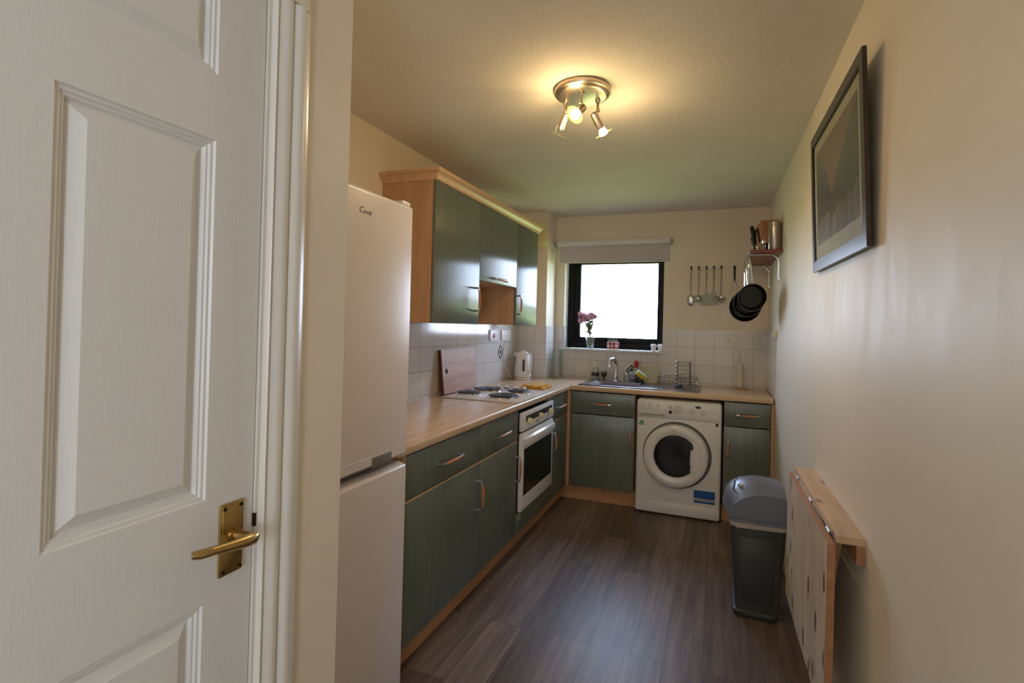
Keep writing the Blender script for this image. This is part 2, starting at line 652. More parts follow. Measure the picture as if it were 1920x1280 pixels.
DX = .88                                               # hall side of the wall that holds the door
DY0, DY1, DZ = -4.512, -3.748, 1.985
struct('wall_return', M().box(0, DX - .12, -3.615, -3.515, 0, H), 'wall')
m = M().box(DX - .12, DX, DY1 + .012, -3.515, 0, H).box(DX - .12, DX, -8, DY0 - .012, 0, H)
m.box(DX - .12, DX, DY0 - .012, DY1 + .012, DZ + .02, H)
struct('wall_hall', m, 'wall')
# rear of the hall
m = M().box(DX, 2.113, -7.6, -7.5, 0, H)
struct('wall_rear', m, 'wall')
PXF, PYF = .265, -.255                                 # boxed-in pipe column in the corner
struct('wall_boxing', M().box(0, PXF, PYF, 0, 0, H), 'wall')

# tiled splashbacks (thin slabs on the walls)
TZ = 1.374
struct('trim_1', M().box(0, .006, -2.875, PYF, .90, TZ).box(PXF, PXF + .006, PYF, 0, .90, TZ), 'tile_x')
m = M().box(0, PXF, PYF - .006, PYF, .90, TZ)
m.box(PXF + .006, OX0, -.006, 0, .90, TZ).box(OX0, OX1, -.006, 0, .90, OZ0 - .017).box(OX1, XR(0) - .007, -.006, 0, .90, TZ)
struct('trim_2', m, 'tile_y')
m = M().prism([(XR(-.6) - .007, -.6), (XR(-.6), -.6), (XR(0), -.001), (XR(0) - .007, -.001)], 2, .912, TZ)
m.box(OX0, OX0 + .006, 0, .10, OZ0, TZ)
struct('trim_3', m, 'tile_x')
# motif tiles are fired into the splashback
m = M()
for (a, b_) in ((0, .055), ):
    cy, cz = -.645, 1.150
    m.prism([(cy - .052, cz), (cy, cz + .062), (cy + .052, cz), (cy, cz - .062)], 0, .006, .0072)
    m.mi = 1
    m.prism([(cy - .034, cz), (cy, cz + .042), (cy + .034, cz), (cy, cz - .042)], 0, .0072, .0078)
    m.mi = 0
    m.prism([(cy - .02, cz), (cy, cz + .026), (cy + .02, cz), (cy, cz - .026)], 0, .0078, .0084)
o = struct('trim_4', m, ['tilegreen', 'white'])
m = M()
cx, cz = .985, 1.0
m.prism([(cx - .052, cz), (cx, cz + .055), (cx + .052, cz), (cx, cz - .055)], 1, -.0072, -.006)
m.mi = 1
m.prism([(cx - .034, cz), (cx, cz + .037), (cx + .034, cz), (cx, cz - .037)], 1, -.0078, -.0072)
m.mi = 0
m.prism([(cx - .026, cz), (cx, cz + .029), (cx + .026, cz), (cx, cz - .029)], 1, -.0084, -.0078)
struct('trim_5', m, ['tilegreen', 'white'])

# window
win = bpy.data.objects.new('window_1', None)
COL.objects.link(win)
win.location = (.8, .12, OZ0)
win['kind'] = 'structure'
m = M()
FX0, FX1, FZ0, FZ1 = OX0 + .006, OX1, OZ0, OZ1
m.box(FX0, FX0 + .062, .10, .16, FZ0, FZ1, .004).box(FX1 - .058, FX1, .10, .16, FZ0, FZ1, .004)
m.box(FX0 + .062, FX1 - .058, .10, .16, FZ0, FZ0 + .055, .004).box(FX0 + .062, FX1 - .058, .10, .16, FZ1 - .06, FZ1, .004)
obj('window_frame', m, 'frame_black', win)
m = M()
SX0, SX1, SZ0, SZ1 = FX0 + .062, FX1 - .058, FZ0 + .055, FZ1 - .06
m.box(SX0, .478, .108, .152, SZ0, SZ1, .004).box(SX1 - .004, SX1, .108, .152, SZ0, SZ1)
m.box(.478, SX1 - .004, .108, .152, SZ0, 1.282, .004).box(.478, SX1 - .004, .108, .152, SZ1 - .045, SZ1, .004)
sash = obj('sash', m, 'frame_black', win)
obj('window_handle', M().box(.90, 1.02, .094, .108, 1.243, 1.262, .004), 'frame_black', win)
obj('pane', M().box(.478, SX1 - .004, .128, .132, 1.282, SZ1 - .045), 'pane', win)
obj('window_sill', M().box(OX0 - .035, OX1 + .004, -.03, .10, OZ0 - .016, OZ0, .003), 'sill', win)

# unseen hall window, added to carry the fill light behind the viewer
win2 = bpy.data.objects.new('added_hall_window', None)
COL.objects.link(win2)
win2.location = (2.2, -6.5, .9)
win2['kind'] = 'structure'
m = M().box(2.17, 2.22, HW0, HW0 + .06, .9, 2.1).box(2.17, 2.22, HW1 - .06, HW1, .9, 2.1).box(2.17, 2.22, HW0 + .06, HW1 - .06, .9, .96).box(2.17, 2.22, HW0 + .06, HW1 - .06, 2.04, 2.1)
obj('window_frame', m, 'gloss_white', win2)
obj('pane', M().box(2.19, 2.195, HW0 + .06, HW1 - .06, .96, 2.04), 'frosted', win2)

# door and its surround
dr = bpy.data.objects.new('door_1', None)
COL.objects.link(dr)
dr.location = (DX, DY0, 0)
dr['kind'] = 'structure'
cols = [(-4.415, -4.193), (-4.062, -3.840)]
rows = [(.20, .888), (1.064, 1.675), (1.786, 1.925)]
b = bmesh.new()
ys = sorted([DY0, DY1] + [c for q in cols for c in q])
zs = sorted([.006, DZ] + [c for q in rows for c in q])
for i in range(len(ys) - 1):
    for j in range(len(zs) - 1):
        if (ys[i], ys[i + 1]) in cols and (zs[j], zs[j + 1]) in rows:
            prev = None
            for ins, dep in ((0, 0), (.003, -.0035), (.007, -.0035), (.010, -.0065), (.013, -.0065), (.017, -.012), (.019, -.012), (.038, -.002), (.0385, -.002)):
                q = [b.verts.new((DX + dep, y, z)) for y, z in ((ys[i] + ins, zs[j] + ins), (ys[i + 1] - ins, zs[j] + ins), (ys[i + 1] - ins, zs[j + 1] - ins), (ys[i] + ins, zs[j + 1] - ins))]
                if prev:
                    for e in range(4):
                        b.faces.new((prev[e], prev[(e + 1) % 4], q[(e + 1) % 4], q[e]))
                prev = q
            b.faces.new(prev)
        else:
            b.faces.new([b.verts.new((DX, y, z)) for y, z in ((ys[i], zs[j]), (ys[i + 1], zs[j]), (ys[i + 1], zs[j + 1]), (ys[i], zs[j + 1]))])
bmesh.ops.remove_doubles(b, verts=b.verts, dist=1e-5)
# edges and back
be = [e for e in b.edges if e.is_boundary]
r_ = bmesh.ops.extrude_edge_only(b, edges=be)
nv = [v_ for v_ in r_['geom'] if isinstance(v_, bmesh.types.BMVert)]
for v_ in nv:
    v_.co.x = DX - .035
bmesh.ops.contextual_create(b, geom=[e for e in b.edges if e.is_boundary])
bmesh.ops.recalc_face_normals(b, faces=b.faces)
m = M()
m._add(b)
obj('door_leaf', m, 'door', dr, ang=15)
# lever handle on its plate
m = M().box(DX, DX + .006, -3.816, -3.770, .922, 1.048, .002)
m.box(DX + .006, DX + .0075, -3.812, -3.774, .926, 1.044, .001)
hd = obj('door_handle', m, 'brass', dr)
hd['label'] = 'brass lever handle on a rectangular plate'
m = M().cone((DX + .006, -3.790, .990), (DX + .014, -3.790, .990), .013, .013).cone((DX + .014, -3.790, .990), (DX + .045, -3.788, .991), .0095, .0085)
pts = [(DX + .044, -3.778, .990), (DX + .050, -3.790, .990), (DX + .052, -3.806, .991), (DX + .052, -3.835, .9945), (DX + .051, -3.862, .998), (DX + .050, -3.882, 1.0005), (DX + .044, -3.893, 1.0015)]
m.tube(pts, [.008, .0115, .0105, .0085, .0072, .0078, .006], 12)
obj('lever', m, 'brass', hd)
for yy in (-3.809, -3.777):
    for zz in (.930, 1.040):
        obj('screw', M().cone((DX + .007, yy, zz), (DX + .009, yy, zz), .0038, .003, 12), 'brass_dark', hd)
# lining, stop and moulded architrave
YA = DY1 + .003
prof = [(0, -.10), (0, .004), (.007, .004), (.0075, .010), (.011, .0145), (.015, .0125), (.0165, .009), (.022, .0125), (.030, .0175), (.036, .019), (.044, .0175), (.0465, .013), (.050, .012), (.0535, .016), (.060, .021), (.068, .022), (.074, .0205), (.077, .017), (.092, .0125), (.092, .0), (.012, .0), (.012, -.10)]
m = M().prism([(DX + x, YA + y) for y, x in prof], 2, 0, DZ + .01)
m.prism([(DX + x, DY0 - .003 - y) for y, x in prof], 2, 0, DZ + .01)
m.box(DX - .1, DX + .018, DY0 - .09, DY1 + .09, DZ + .012, DZ + .08, .004)
struct('trim_6', m, 'gloss_white')
m = M().box(DX - .03, DX + .0055, YA - .0022, YA + .002, .988, 1.012)
struct('trim_7', m, 'brass_dark')

# skirting on the right wall of the hall
m = M().prism([(XR(-3.6) - .014, -3.6), (XR(-3.6), -3.6), (XR(-7.4), -7.4), (XR(-7.4) - .014, -7.4)], 2, 0, .09)
struct('baseboard_right', m, 'gloss_white')


# ------------------------------------------------------------------ handles
def bow(m, p, q, out, r=.0052, d=.026):
    """bow handle with metal feet (slot 0) and a wooden middle (slot 1)"""
    p, q, out = Vector(p), Vector(q), Vector(out)
    m.mi = 0
    m.tube([p, p + out * d, p.lerp(q, .16) + out * (d + .003)], [r * 1.25, r * 1.1, r], 10)
    m.tube([q, q + out * d, q.lerp(p, .16) + out * (d + .003)], [r * 1.25, r * 1.1, r], 10)
    m.mi = 1
    m.tube([p.lerp(q, t) + out * (d + .003 + .005 * math.sin(PI * t)) for t in (.14, .25, .4, .5, .6, .75, .86)], [r, r * 1.25, r * 1.45, r * 1.5, r * 1.45, r * 1.25, r], 10)
    return m


HM = ['metal', 'wood_handle']
XF = .58                                               # front plane of the left run
DTH = .018


def left_unit(y0, y1, label, handle_y, drawer=True, hz=(.452, .595)):
    t = thing('base_cabinet', label, 'cabinet', ((.3), (y0 + y1) / 2, 0))
    m = M().box(.02, XF - DTH - .001, y0, y0 + .018, .12, .868).box(.02, XF - DTH - .001, y1 - .018, y1, .12, .868)
    m.box(.02, XF - DTH - .001, y0 + .018, y1 - .018, .12, .138).box(.02, .035, y0 + .018, y1 - .018, .138, .868)
    obj('carcass', m, 'maple', t)
    g = .0015
    d = obj('door', M().box(XF - DTH, XF, y0 + g, y1 - g, .12, .6800, .0015), 'green_v', t)
    obj('handle', bow(M(), (XF, handle_y, hz[0]), (XF, handle_y, hz[1]), (1, 0, 0)), HM, d)
    w = obj('drawer', M().box(XF - DTH, XF, y0 + g, y1 - g, .6910, .862, .0015), 'green_v', t)
    obj('drawer_lip', M().box(XF - DTH, XF + .0005, y0 + g, y1 - g, .6805, .6850), 'maple_y', d)
    c = (y0 + y1) / 2
    hw = min(.093, (y1 - y0) * .27)
    obj('handle', bow(M(), (XF, c - hw, .775), (XF, c + hw, .775), (1, 0, 0)), HM, w)
    return t


u1 = left_unit(-2.807, -2.160, 'green drawer-line base cabinet beside the fridge, widest of the left run', -2.187)
obj('end_panel', M().box(.02, XF, -2.826, -2.8075, 0, .868, .001), 'maple', u1)
left_unit(-2.158, -1.655, 'green drawer-line base cabinet between the wide cabinet and the oven', -1.682)
u4 = left_unit(-1.018, -.602, 'narrow green drawer-line base cabinet between the oven and the corner', -.985, hz=(.470, .603))
obj('corner_post', M().box(XF - .02, .602, -.6, -.578, .12, .868), 'maple', u4)
# oven housing under the hob
oh = thing('oven_housing', 'green panelled oven housing base cabinet under the hob', 'cabinet', (.3, -1.336, 0))
m = M().box(.02, XF - .02, -1.654, -1.636, .12, .868).box(.02, XF - .02, -1.037, -1.019, .12, .868).box(.02, XF - .02, -1.636, -1.037, .225, .245)
obj('carcass', m, 'maple', oh)
pn = obj('lower_panel', M().box(XF - DTH, XF, -1.652, -1.020, .12, .243, .0015), 'green_v', oh)
obj('sticker', M().box(XF, XF + .0006, -1.640, -1.575, .192, .238), 'pale_sticker', pn)

# built-in oven
ov = thing('built_in_oven', 'white built-in single oven with dark glass door under the hob', 'oven', (.3, -1.336, .246))
OY0, OY1 = -1.637, -1.036
obj('body', M().box(.06, XF - .002, OY0 + .022, OY1 - .022, .252, .84), 'matt_black', ov)
XO = XF + .022
cp = obj('control_panel', M().box(XF - .001, XO, OY0, OY1, .735, .846, .004), 'white', ov)
obj('display_strip', M().box(XO, XO + .001, OY0 + .055, OY1 - .035, .785, .822), 'matt_black', cp)
for kf in (.17, .52, .86):
    ky = OY0 + (OY1 - OY0) * kf
    m = M().cone((XO + .0005, ky, .785), (XO + .010, ky, .785), .021, .020).cone((XO + .010, ky, .785), (XO + .026, ky, .785), .0175, .0155)
    obj('knob', m, 'cream', cp)
obj('emblem', M().box(XO, XO + .0008, -1.384, -1.366, .752, .768), 'ink', cp)
od = obj('oven_door', M().box(XF - .001, XO, OY0, OY1, .254, .722, .004), 'white', ov)
obj('door_glass', M().box(XO, XO + .0012, OY0 + .035, OY1 - .030, .343, .624), 'black', od)
obj('emblem', M().cone((XO, -1.30, .300), (XO + .001, -1.30, .300), .014, .014, 16), 'greyink', od)
pts = [(XO + .010, OY0 + .006, .668), (XO + .030, OY0 + .05, .676), (XO + .038, (OY0 + OY1) / 2, .680), (XO + .030, OY1 - .05, .676), (XO + .010, OY1 - .006, .668)]
gr = []
for q in pts:
    gr.append([(q[0] - .012, q[1], q[2] + .028), (q[0] + .001, q[1], q[2] + .02), (q[0] + .004, q[1], q[2]), (q[0] - .002, q[1], q[2] - .02), (XO, q[1], q[2] - .03)])
m = M().sheet(gr, .006)
obj('door_grip', m, 'enamel', od)

# back run
YF = -.58


def back_unit(x0, x1, label, hx):
    t = thing('base_cabinet', label, 'cabinet', ((x0 + x1) / 2, -.3, 0))
    m = M().box(x0, x0 + .018, YF + DTH + .001, -.02, .12, .868).box(x1 - .018, x1, YF + DTH + .001, -.02, .12, .868).box(x0 + .018, x1 - .018, YF + DTH + .001, -.02, .12, .138)
    obj('carcass', m, 'maple', t)
    g = .0015
    d = obj('door', M().box(x0 + g, x1 - g, YF, YF + DTH, .12, .6865, .0015), 'green_v', t)
    obj('handle', bow(M(), (hx, YF, .462), (hx, YF, .597), (0, -1, 0)), HM, d)
    w = obj('drawer', M().box(x0 + g, x1 - g, YF, YF + DTH, .6935, .862, .0015), 'green_v', t)
    c = (x0 + x1) / 2
    hw = min(.07, (x1 - x0) * .28)
    obj('handle', bow(M(), (c - hw, YF, .776), (c + hw, YF, .776), (0, -1, 0)), HM, w)
    return t


back_unit(.604, 1.105, 'green drawer-line base cabinet under the sink bowl, left of the washing machine', 1.082)
u6 = back_unit(1.742, 2.048, 'green drawer-line base cabinet between the washing machine and the right wall', 1.772)
obj('filler_strip', M().box(2.049, XR(-.58) - .001, YF, YF + DTH, .12, .868), 'maple', u6)

# plinths
solo('plinth', M().box(.505, .522, -2.806, -.532, 0, .119), 'plinth', (.51, -1.7, 0), 'pale maple plinth board along the floor under the left cabinets', 'plinth')
solo('plinth', M().box(.505, 1.115, -.531, -.514, 0, .119), 'plinth', (.8, -.52, 0), 'short pale maple plinth board on the floor under the sink cabinet', 'plinth')
solo('plinth', M().box(1.735, 2.05, -.531, -.514, 0, .119), 'plinth', (1.9, -.52, 0), 'short pale maple plinth board right of the washing machine, behind the bin', 'plinth')

# worktops (rolled front edge)
WT, WB = .91, .871


def nose(c, s_):                                       # rolled edge profile at c pointing along s_
    return [(c - s_ * .012, WT), (c - s_ * .006, WT - .0012), (c - s_ * .0015, WT - .006), (c, WT - .014), (c, WT - .026), (c - s_ * .002, WT - .034), (c - s_ * .008, WB)]


m = M().prism([(.008, WB), (.008, WT)] + nose(.6, 1), 1, -2.868, -.6)
m.box(.008, .598, -.6, PYF - .007, WB, WT).box(PXF + .007, .598, PYF - .007, -.008, WB, WT)
solo('worktop', m, 'top_y', (.3, -1.6, WB), 'pale wood-effect worktop along the left wall, carrying the hob', 'worktop')
BX0, BX1, BY0, BY1 = .70, 1.10, -.50, -.17             # sink bowl opening
m = M()
b_ = [(-(y), z) for y, z in nose(.6, 1)]
m.prism([(BY0 - .02, WB), (BY0 - .02, WT)] + b_, 0, .5985, XR(-.5) - .009)
m.box(.5985, BX0 - .02, BY0 - .02, -.008, WB, WT).box(BX1 + .02, XR(0) - .012, BY0 - .02, -.008, WB, WT).box(BX0 - .02, BX1 + .02, BY1 + .02, -.008, WB, WT)
solo('worktop', m, 'top_x', (1.3, -.3, WB), 'pale wood-effect worktop under the window, holding the sink', 'worktop')

# ------------------------------------------------------------------ wall cabinets
XU, UZ0, UZ1 = .33, 1.375, 2.104


def wall_unit(y0, y1, z0, label):
    t = thing('wall_cabinet', label, 'wall cabinet', (.15, (y0 + y1) / 2, z0))
    m = M().box(0.001, XU - .02, y0, y0 + .018, z0, UZ1).box(0.001, XU - .02, y1 - .018, y1, z0, UZ1)
    m.box(0.001, XU - .02, y0 + .018, y1 - .018, z0, z0 + .018).box(0.001, XU - .02, y0 + .018, y1 - .018, UZ1 - .018, UZ1).box(.001, .012, y0 + .018, y1 - .018, z0 + .018, UZ1 - .018)
    obj('carcass', m, 'maple', t)
    d = obj('door', M().box(XU - DTH, XU, y0 + .002, y1 - .002, z0, UZ1 - .002, .0015), 'green_v', t)
    return t, d


t, d = wall_unit(-2.232, -1.716, UZ0, 'tall green wall cabinet nearest the fridge, maple side showing')
obj('handle', bow(M(), (XU, -1.775, 1.452), (XU, -1.775, 1.588), (1, 0, 0)), HM, d)
t, d = wall_unit(-1.714, -1.120, 1.642, 'short green wall cabinet in the middle, above the open gap')
obj('handle', bow(M(), (XU, -1.53, 1.668), (XU, -1.31, 1.668), (1, 0, 0), d=.02), HM, d)
t, d = wall_unit(-1.118, -.692, UZ0, 'narrow green wall cabinet at the far end, nearest the window')
obj('handle', bow(M(), (XU, -1.100, 1.452), (XU, -1.100, 1.585), (1, 0, 0)), HM, d)
# cornice along the three of them
pc = [(.0, 0), (.006, .004), (.010, .020), (.022, .034), (.034, .040), (.036, .056), (.0, .056)]
pc = [(-.03, 0)] + pc[:-1] + [(-.03, .056)]
b = bmesh.new()
L = [[b.verts.new(p) for p in row] for row in (
    [(.001, -2.230 - a, UZ1 + z) for a, z in pc], [(XU - .002 + a, -2.230 - a, UZ1 + z) for a, z in pc], [(XU - .002 + a, -.660, UZ1 + z) for a, z in pc])]
for A, B in zip(L, L[1:]):
    for j in range(len(pc)):
        b.faces.new((A[j], A[(j + 1) % len(pc)], B[(j + 1) % len(pc)], B[j]))
b.faces.new(L[0])
b.faces.new(L[2])
bmesh.ops.recalc_face_normals(b, faces=b.faces)
m = M()
m._add(b)
solo('cornice', m, 'maple_y', (.2, -1.45, UZ1), 'pale wood cornice moulding along the top of the wall cabinets', 'cornice')
# cream boxed cover on the pipe column
m = M().box(.17, .268, -.335, PYF - .001, 2.065, 2.276, .004)
m.box(.178, .26, -.341, -.335, 2.075, 2.266, .002)
solo('vent_cover', m, 'vent', (.22, -.3, 2.065), 'small cream box cover high on the corner column beside the cornice', 'box cover')

# ------------------------------------------------------------------ fridge freezer
fr = thing('fridge_freezer', 'tall white fridge freezer at the left end of the worktop', 'fridge freezer', (.32, -3.17, 0))
FY0, FY1, FXF, FZT = -3.462, -2.883, .63, 1.797
obj('body', M().box(.03, .572, FY0, FY1, .02, FZT - .008, .006), 'fridge', fr)
obj('seal', M().box(.572, .578, FY0 + .01, FY1 - .01, .04, FZT - .02), 'fridge_grey', fr)
FGM = 0
ym = (FY0 + FY1) / 2
m = M().prism([(.578, .884), (.600, .884), (FXF - .001, .900), (FXF, .905), (FXF, FZT - .012), (FXF - .004, FZT - .004), (FXF - .012, FZT), (.578, FZT)], 1, FY0, FY1, .002)
up_ = obj('upper_door', m, 'fridge', fr)
m = M()
for q in range(4):                                     # fluted strip over the grip
    m.box(FXF - .0005, FXF + .0016, FY0 + .01, -3.082, .9035 + q * .0075, .9085 + q * .0075, .0007)
obj('fluted_strip', m, 'fridge', up_)
obj('grip_recess', M().box(FXF - .002, FXF + .0006, -3.078, -2.972, .889, .925, .0003), 'fridge_grey', up_)
m = M().prism([(.578, .030), (FXF - .004, .030), (FXF, .034), (FXF, .852), (FXF - .004, .858), (.603, .866), (.578, .866)], 1, FY0, FY1, .002)
obj('lower_door', m, 'fridge', fr)
obj('hinge_cap', M().box(.575, .622, FY1 - .05, FY1 - .002, FZT, FZT + .014, .004), 'white', fr)
for fx_, fy_ in ((.08, FY0 + .05), (.52, FY0 + .05), (.08, FY1 - .05), (.52, FY1 - .05)):
    obj('foot', M().cone((fx_, fy_, 0), (fx_, fy_, .021), .018), 'matt_black', fr)


def lettering(name, s_, size, mat, mtx, parent, shear=0, depth=.0003):
    cu = bpy.data.curves.new('lettering', 'FONT')
    cu.body = s_
    cu.size = size
    cu.shear = shear
    cu.extrude = depth
    cu.align_x = 'CENTER'
    cu.align_y = 'CENTER'
    o = bpy.data.objects.new('lettering', cu)
    COL.objects.link(o)
    dg = bpy.context.evaluated_depsgraph_get()
    me = bpy.data.meshes.new_from_object(o.evaluated_get(dg))
    bpy.data.objects.remove(o)
    bpy.data.curves.remove(cu)
    m = M()
    m.bm.from_mesh(me)
    bpy.data.meshes.remove(me)
    m.bm.transform(mtx)
    return obj(name, m, mat, parent)


FACE_X = lambda x, y, z: Matrix.Translation((x, y, z)) @ Matrix(((0, 0, 1, 0), (1, 0, 0, 0), (0, 1, 0, 0), (0, 0, 0, 1)))      # reads along +Y, faces +X
FACE_Y = lambda x, y, z: Matrix.Translation((x, y, z)) @ Matrix(((1, 0, 0, 0), (0, 0, -1, 0), (0, 1, 0, 0), (0, 0, 0, 1)))     # reads along +X, faces -Y
lettering('brand_lettering', 'C', .027, 'ink', FACE_X(FXF + .0004, -3.165, 1.7245), up_, .25)
lettering('brand_lettering', 'andy', .022, 'ink', FACE_X(FXF + .0004, -3.1345, 1.7225), up_, .4)

# ------------------------------------------------------------------ hob
hb = thing('electric_hob', 'white four-plate electric hob set into the left worktop', 'hob', (.32, -1.4, WT))
m = M().box(.082, .59, -1.690, -1.100, WT + .0003, WT + .010, .004)
hp = obj('hob_plate', m, 'enamel', hb)
for (hx, hy, hr) in ((.164, -1.500, .076), (.190, -1.275, .093), (.422, -1.525, .095), (.425, -1.280, .076)):
    z = WT + .010
    obj('trim_ring', M().lathe([(hr + .002, 0), (hr + .010, .0), (hr + .008, .006), (hr + .001, .008)], (hx, hy, z)), 'chrome', hp)
    p_ = obj('hotplate', M().lathe([(0, .011), (.022, .011), (.024, .013), (hr * .7, .0135), (hr * .72, .012), (hr - .004, .0125), (hr, .010), (hr, 0)], (hx, hy, z)), 'hotplate', hb)
for kx in (.208, .279, .350, .421):
    m = M().cone((kx, -1.128 - (kx - .2) * .1, WT + .0105), (kx, -1.128 - (kx - .2) * .1, WT + .017), .0175, .0165)
    m.mi = 1
    m.cone((kx, -1.128 - (kx - .2) * .1, WT + .017), (kx, -1.128 - (kx - .2) * .1, WT + .034), .0145, .013)
    obj('knob', m, ['matt_black', 'white'], hb)

# ------------------------------------------------------------------ washing machine
wm = thing('washing_machine', 'white front-loading washing machine under the worktop, right of the sink cabinet', 'washing machine', (1.425, -.35, 0))
WX0, WX1, WY = 1.127, 1.7265, -.62
m = M().box(WX0, WX1, WY, -.10, .008, .846, .022, 4)
bd = obj('body', m, 'enamel', wm)
for a in (WX0 + .05, WX1 - .05):
    obj('foot', M().cone((a, WY + .05, 0), (a, WY + .05, .012), .02), 'matt_black', wm)
obj('kick_panel', M().box(WX0 + .006, WX1 - .006, WY - .003, WY + .003, .020, .100, .002), 'enamel', wm)
m = M().prism([(WY + .006, .712), (WY - .006, .716), (WY - .012, .740), (WY - .012, .800), (WY - .004, .834), (WY + .006, .842)], 0, WX0 + .012, WX1 - .012, .003)
cp = obj('control_panel', m, 'enamel', wm)
YC = WY - .012
obj('detergent_drawer', M().box(WX0 + .022, WX0 + .222, YC - .004, YC + .002, .744, .828, .002), 'enamel', cp)
obj('drawer_grip', M().box(WX0 + .026, WX0 + .205, YC - .0055, YC + .002, .733, .744, .002), 'greyink', cp)


def knob_y(x, z, r, dep, mat, par, name='knob'):
    return obj(name, M().lathe([(r, 0), (r * .97, dep * .8), (r * .85, dep), (0, dep)], (x, YC - .0004, z), (0, -1, 0), 24), mat, par)


knob_y(1.427, .791, .030, .016, 'dialgrey', cp, 'programme_dial')
knob_y(1.525, .784, .0185, .012, 'dialgrey', cp)
knob_y(1.598, .780, .0185, .012, 'dialgrey', cp)
knob_y(1.373, .766, .0125, .006, 'ink', cp, 'start_button')
knob_y(1.373, .800, .009, .003, 'greyink', cp, 'start_button')
obj('display', M().box(1.547, 1.583, YC - .002, YC, .806, .822), 'ink', cp)
for gx in (1.16, 1.21, 1.27):                          # faint programme table, lines in the material
    obj('printed_legend', M().box(gx, gx + .028, YC - .0045, YC - .0040, .770, .820), 'legend', cp)
DC = (1.413, .447)
m = M().lathe([(.150, .014), (.158, .030), (.180, .040), (.205, .040), (.222, .030), (.229, .012), (.229, 0), (.232, -.002)], (DC[0], WY - .002, DC[1]), (0, -1, 0), 64)
rg = obj('porthole_ring', m, 'enamel', wm)
obj('door_hinge_shadow', M().lathe([(.222, .001), (.243, .001), (.243, .0), (.222, .0)], (DC[0] + .009, WY - .0005, DC[1] + .007), (0, -1, 0), 64), 'ring_shade', wm)  # flat grey annulus, paints the shade around the porthole ring
m = M().lathe([(0, .012), (.06, .016), (.12, .020), (.148, .018), (.153, .010)], (DC[0], WY - .004, DC[1]), (0, -1, 0), 48)
obj('porthole_glass', m, 'black', wm)
m = M().prism([(DC[0] + .168, .30), (DC[0] + .168, .58), (DC[0] + .118, .572), (DC[0] + .128, .515), (DC[0] + .108, .50), (DC[0] + .104, .40), (DC[0] + .112, .395), (DC[0] + .106, .36), (DC[0] + .120, .335)], 1, WY - .041, WY - .015, .004)
obj('porthole_handle', m, 'enamel', wm)
obj('emblem', M().lathe([(.010, 0), (.010, .0006), (.006, .0006), (.006, 0)], (DC[0] - .008, WY - .0415, DC[1] + .193), (0, -1, 0), 20), 'greyink', rg)
st = obj('energy_label', M().box(1.548, 1.692, WY - .0006, WY, .128, .218), 'sticker_blue', bd)
obj('pale_band', M().box(1.548, 1.692, WY - .001, WY - .0005, .143, .162), 'greyink', st)
m = M().lathe([(.010, 0), (.010, .0006), (0, .0006)], (1.165, WY, .677), (0, -1, 0), 16, 1.6, 1)
m.box(1.143, 1.186, WY - .0006, WY, .655, .664)
obj('green_mark', m, 'sticker_green', bd)
m = M().box(1.686, 1.704, WY - .0006, WY, .685, .708)
m.mi = 1
m.box(1.660, 1.686, WY - .0005, WY, .683, .709)
obj('small_label', m, ['ink', 'white'], bd)
obj('model_print', M().box(1.585, 1.67, WY - .0004, WY + .0001, .722, .727), 'greyink', bd)

# ------------------------------------------------------------------ sink and tap
sk = thing('kitchen_sink', 'stainless steel sink with ridged drainer under the window', 'sink', (1.1, -.33, WT))
SX0_, SX1_, SY0_, SY1_ = .650, 1.572, -.560, -.085
z0, z1 = WT + .0005, WT + .006
m = M().box(SX0_, BX0, SY0_, SY1_, z0, z1, .002).box(BX1, SX1_, SY0_, SY1_, z0, z1, .002)
m.box(BX0 - .002, BX1 + .002, SY0_, BY0, z0, z1, .002).box(BX0 - .002, BX1 + .002, BY1, SY1_, z0, z1, .002)
obj('sink_top', m, 'steel_sink', sk)
m = M()
bz = .76
gr = [[(BX0, BY0, z1), (BX1, BY0, z1), (BX1, BY1, z1), (BX0, BY1, z1), (BX0, BY0, z1)], [(BX0 + .015, BY0 + .015, bz), (BX1 - .015, BY0 + .015, bz), (BX1 - .015, BY1 - .015, bz), (BX0 + .015, BY1 - .015, bz), (BX0 + .015, BY0 + .015, bz)]]
m.sheet(gr)
m.box(BX0 + .014, BX1 - .014, BY0 + .014, BY1 - .014, bz - .002, bz)
obj('bowl', m, 'steel_sink', sk)
m = M()
for q in range(9):
    m.box(1.17 + q * .04, 1.182 + q * .04, -.50, -.16, z1 - .001, z1 + .003, .001)
m.box(SX0_, SX1_, SY0_, SY0_ + .012, z1 - .001, z1 + .005, .002).box(SX1_ - .012, SX1_, SY0_ + .012, SY1_, z1 - .001, z1 + .005, .002)
obj('drainer_ridges', m, 'steel_sink', sk)
obj('plug_hole', M().lathe([(0, .002), (.03, .002), (.034, .0)], (.9, -.33, bz)), 'matt_black', sk)

tp = thing('mixer_tap', 'chrome swan-neck mixer tap standing behind the sink bowl', 'tap', (.872, -.13, z1))
TX, TY = .870, -.13
m = M().cone((TX, TY, z1 + .0005), (TX, TY, z1 + .012), .026, .024).cone((TX, TY, z1 + .012), (TX, TY, 1.0), .0195, .018)
obj('tap_body', m, 'chrome', tp)
pts = [(TX, TY, .99)]
for a in range(0, 11):
    th = PI * a / 10
    pts.append((TX - .018 * (1 - math.cos(th)), TY - .052 * (1 - math.cos(th)), 1.055 + .052 * math.sin(th)))
pts.append((TX - .036, TY - .104, 1.035))
obj('spout', M().tube(pts, .0145, 14), 'chrome', tp)
obj('lever', M().cone((TX + .014, TY, .965), (TX + .045, TY - .01, .985), .006, .005), 'chrome', tp)

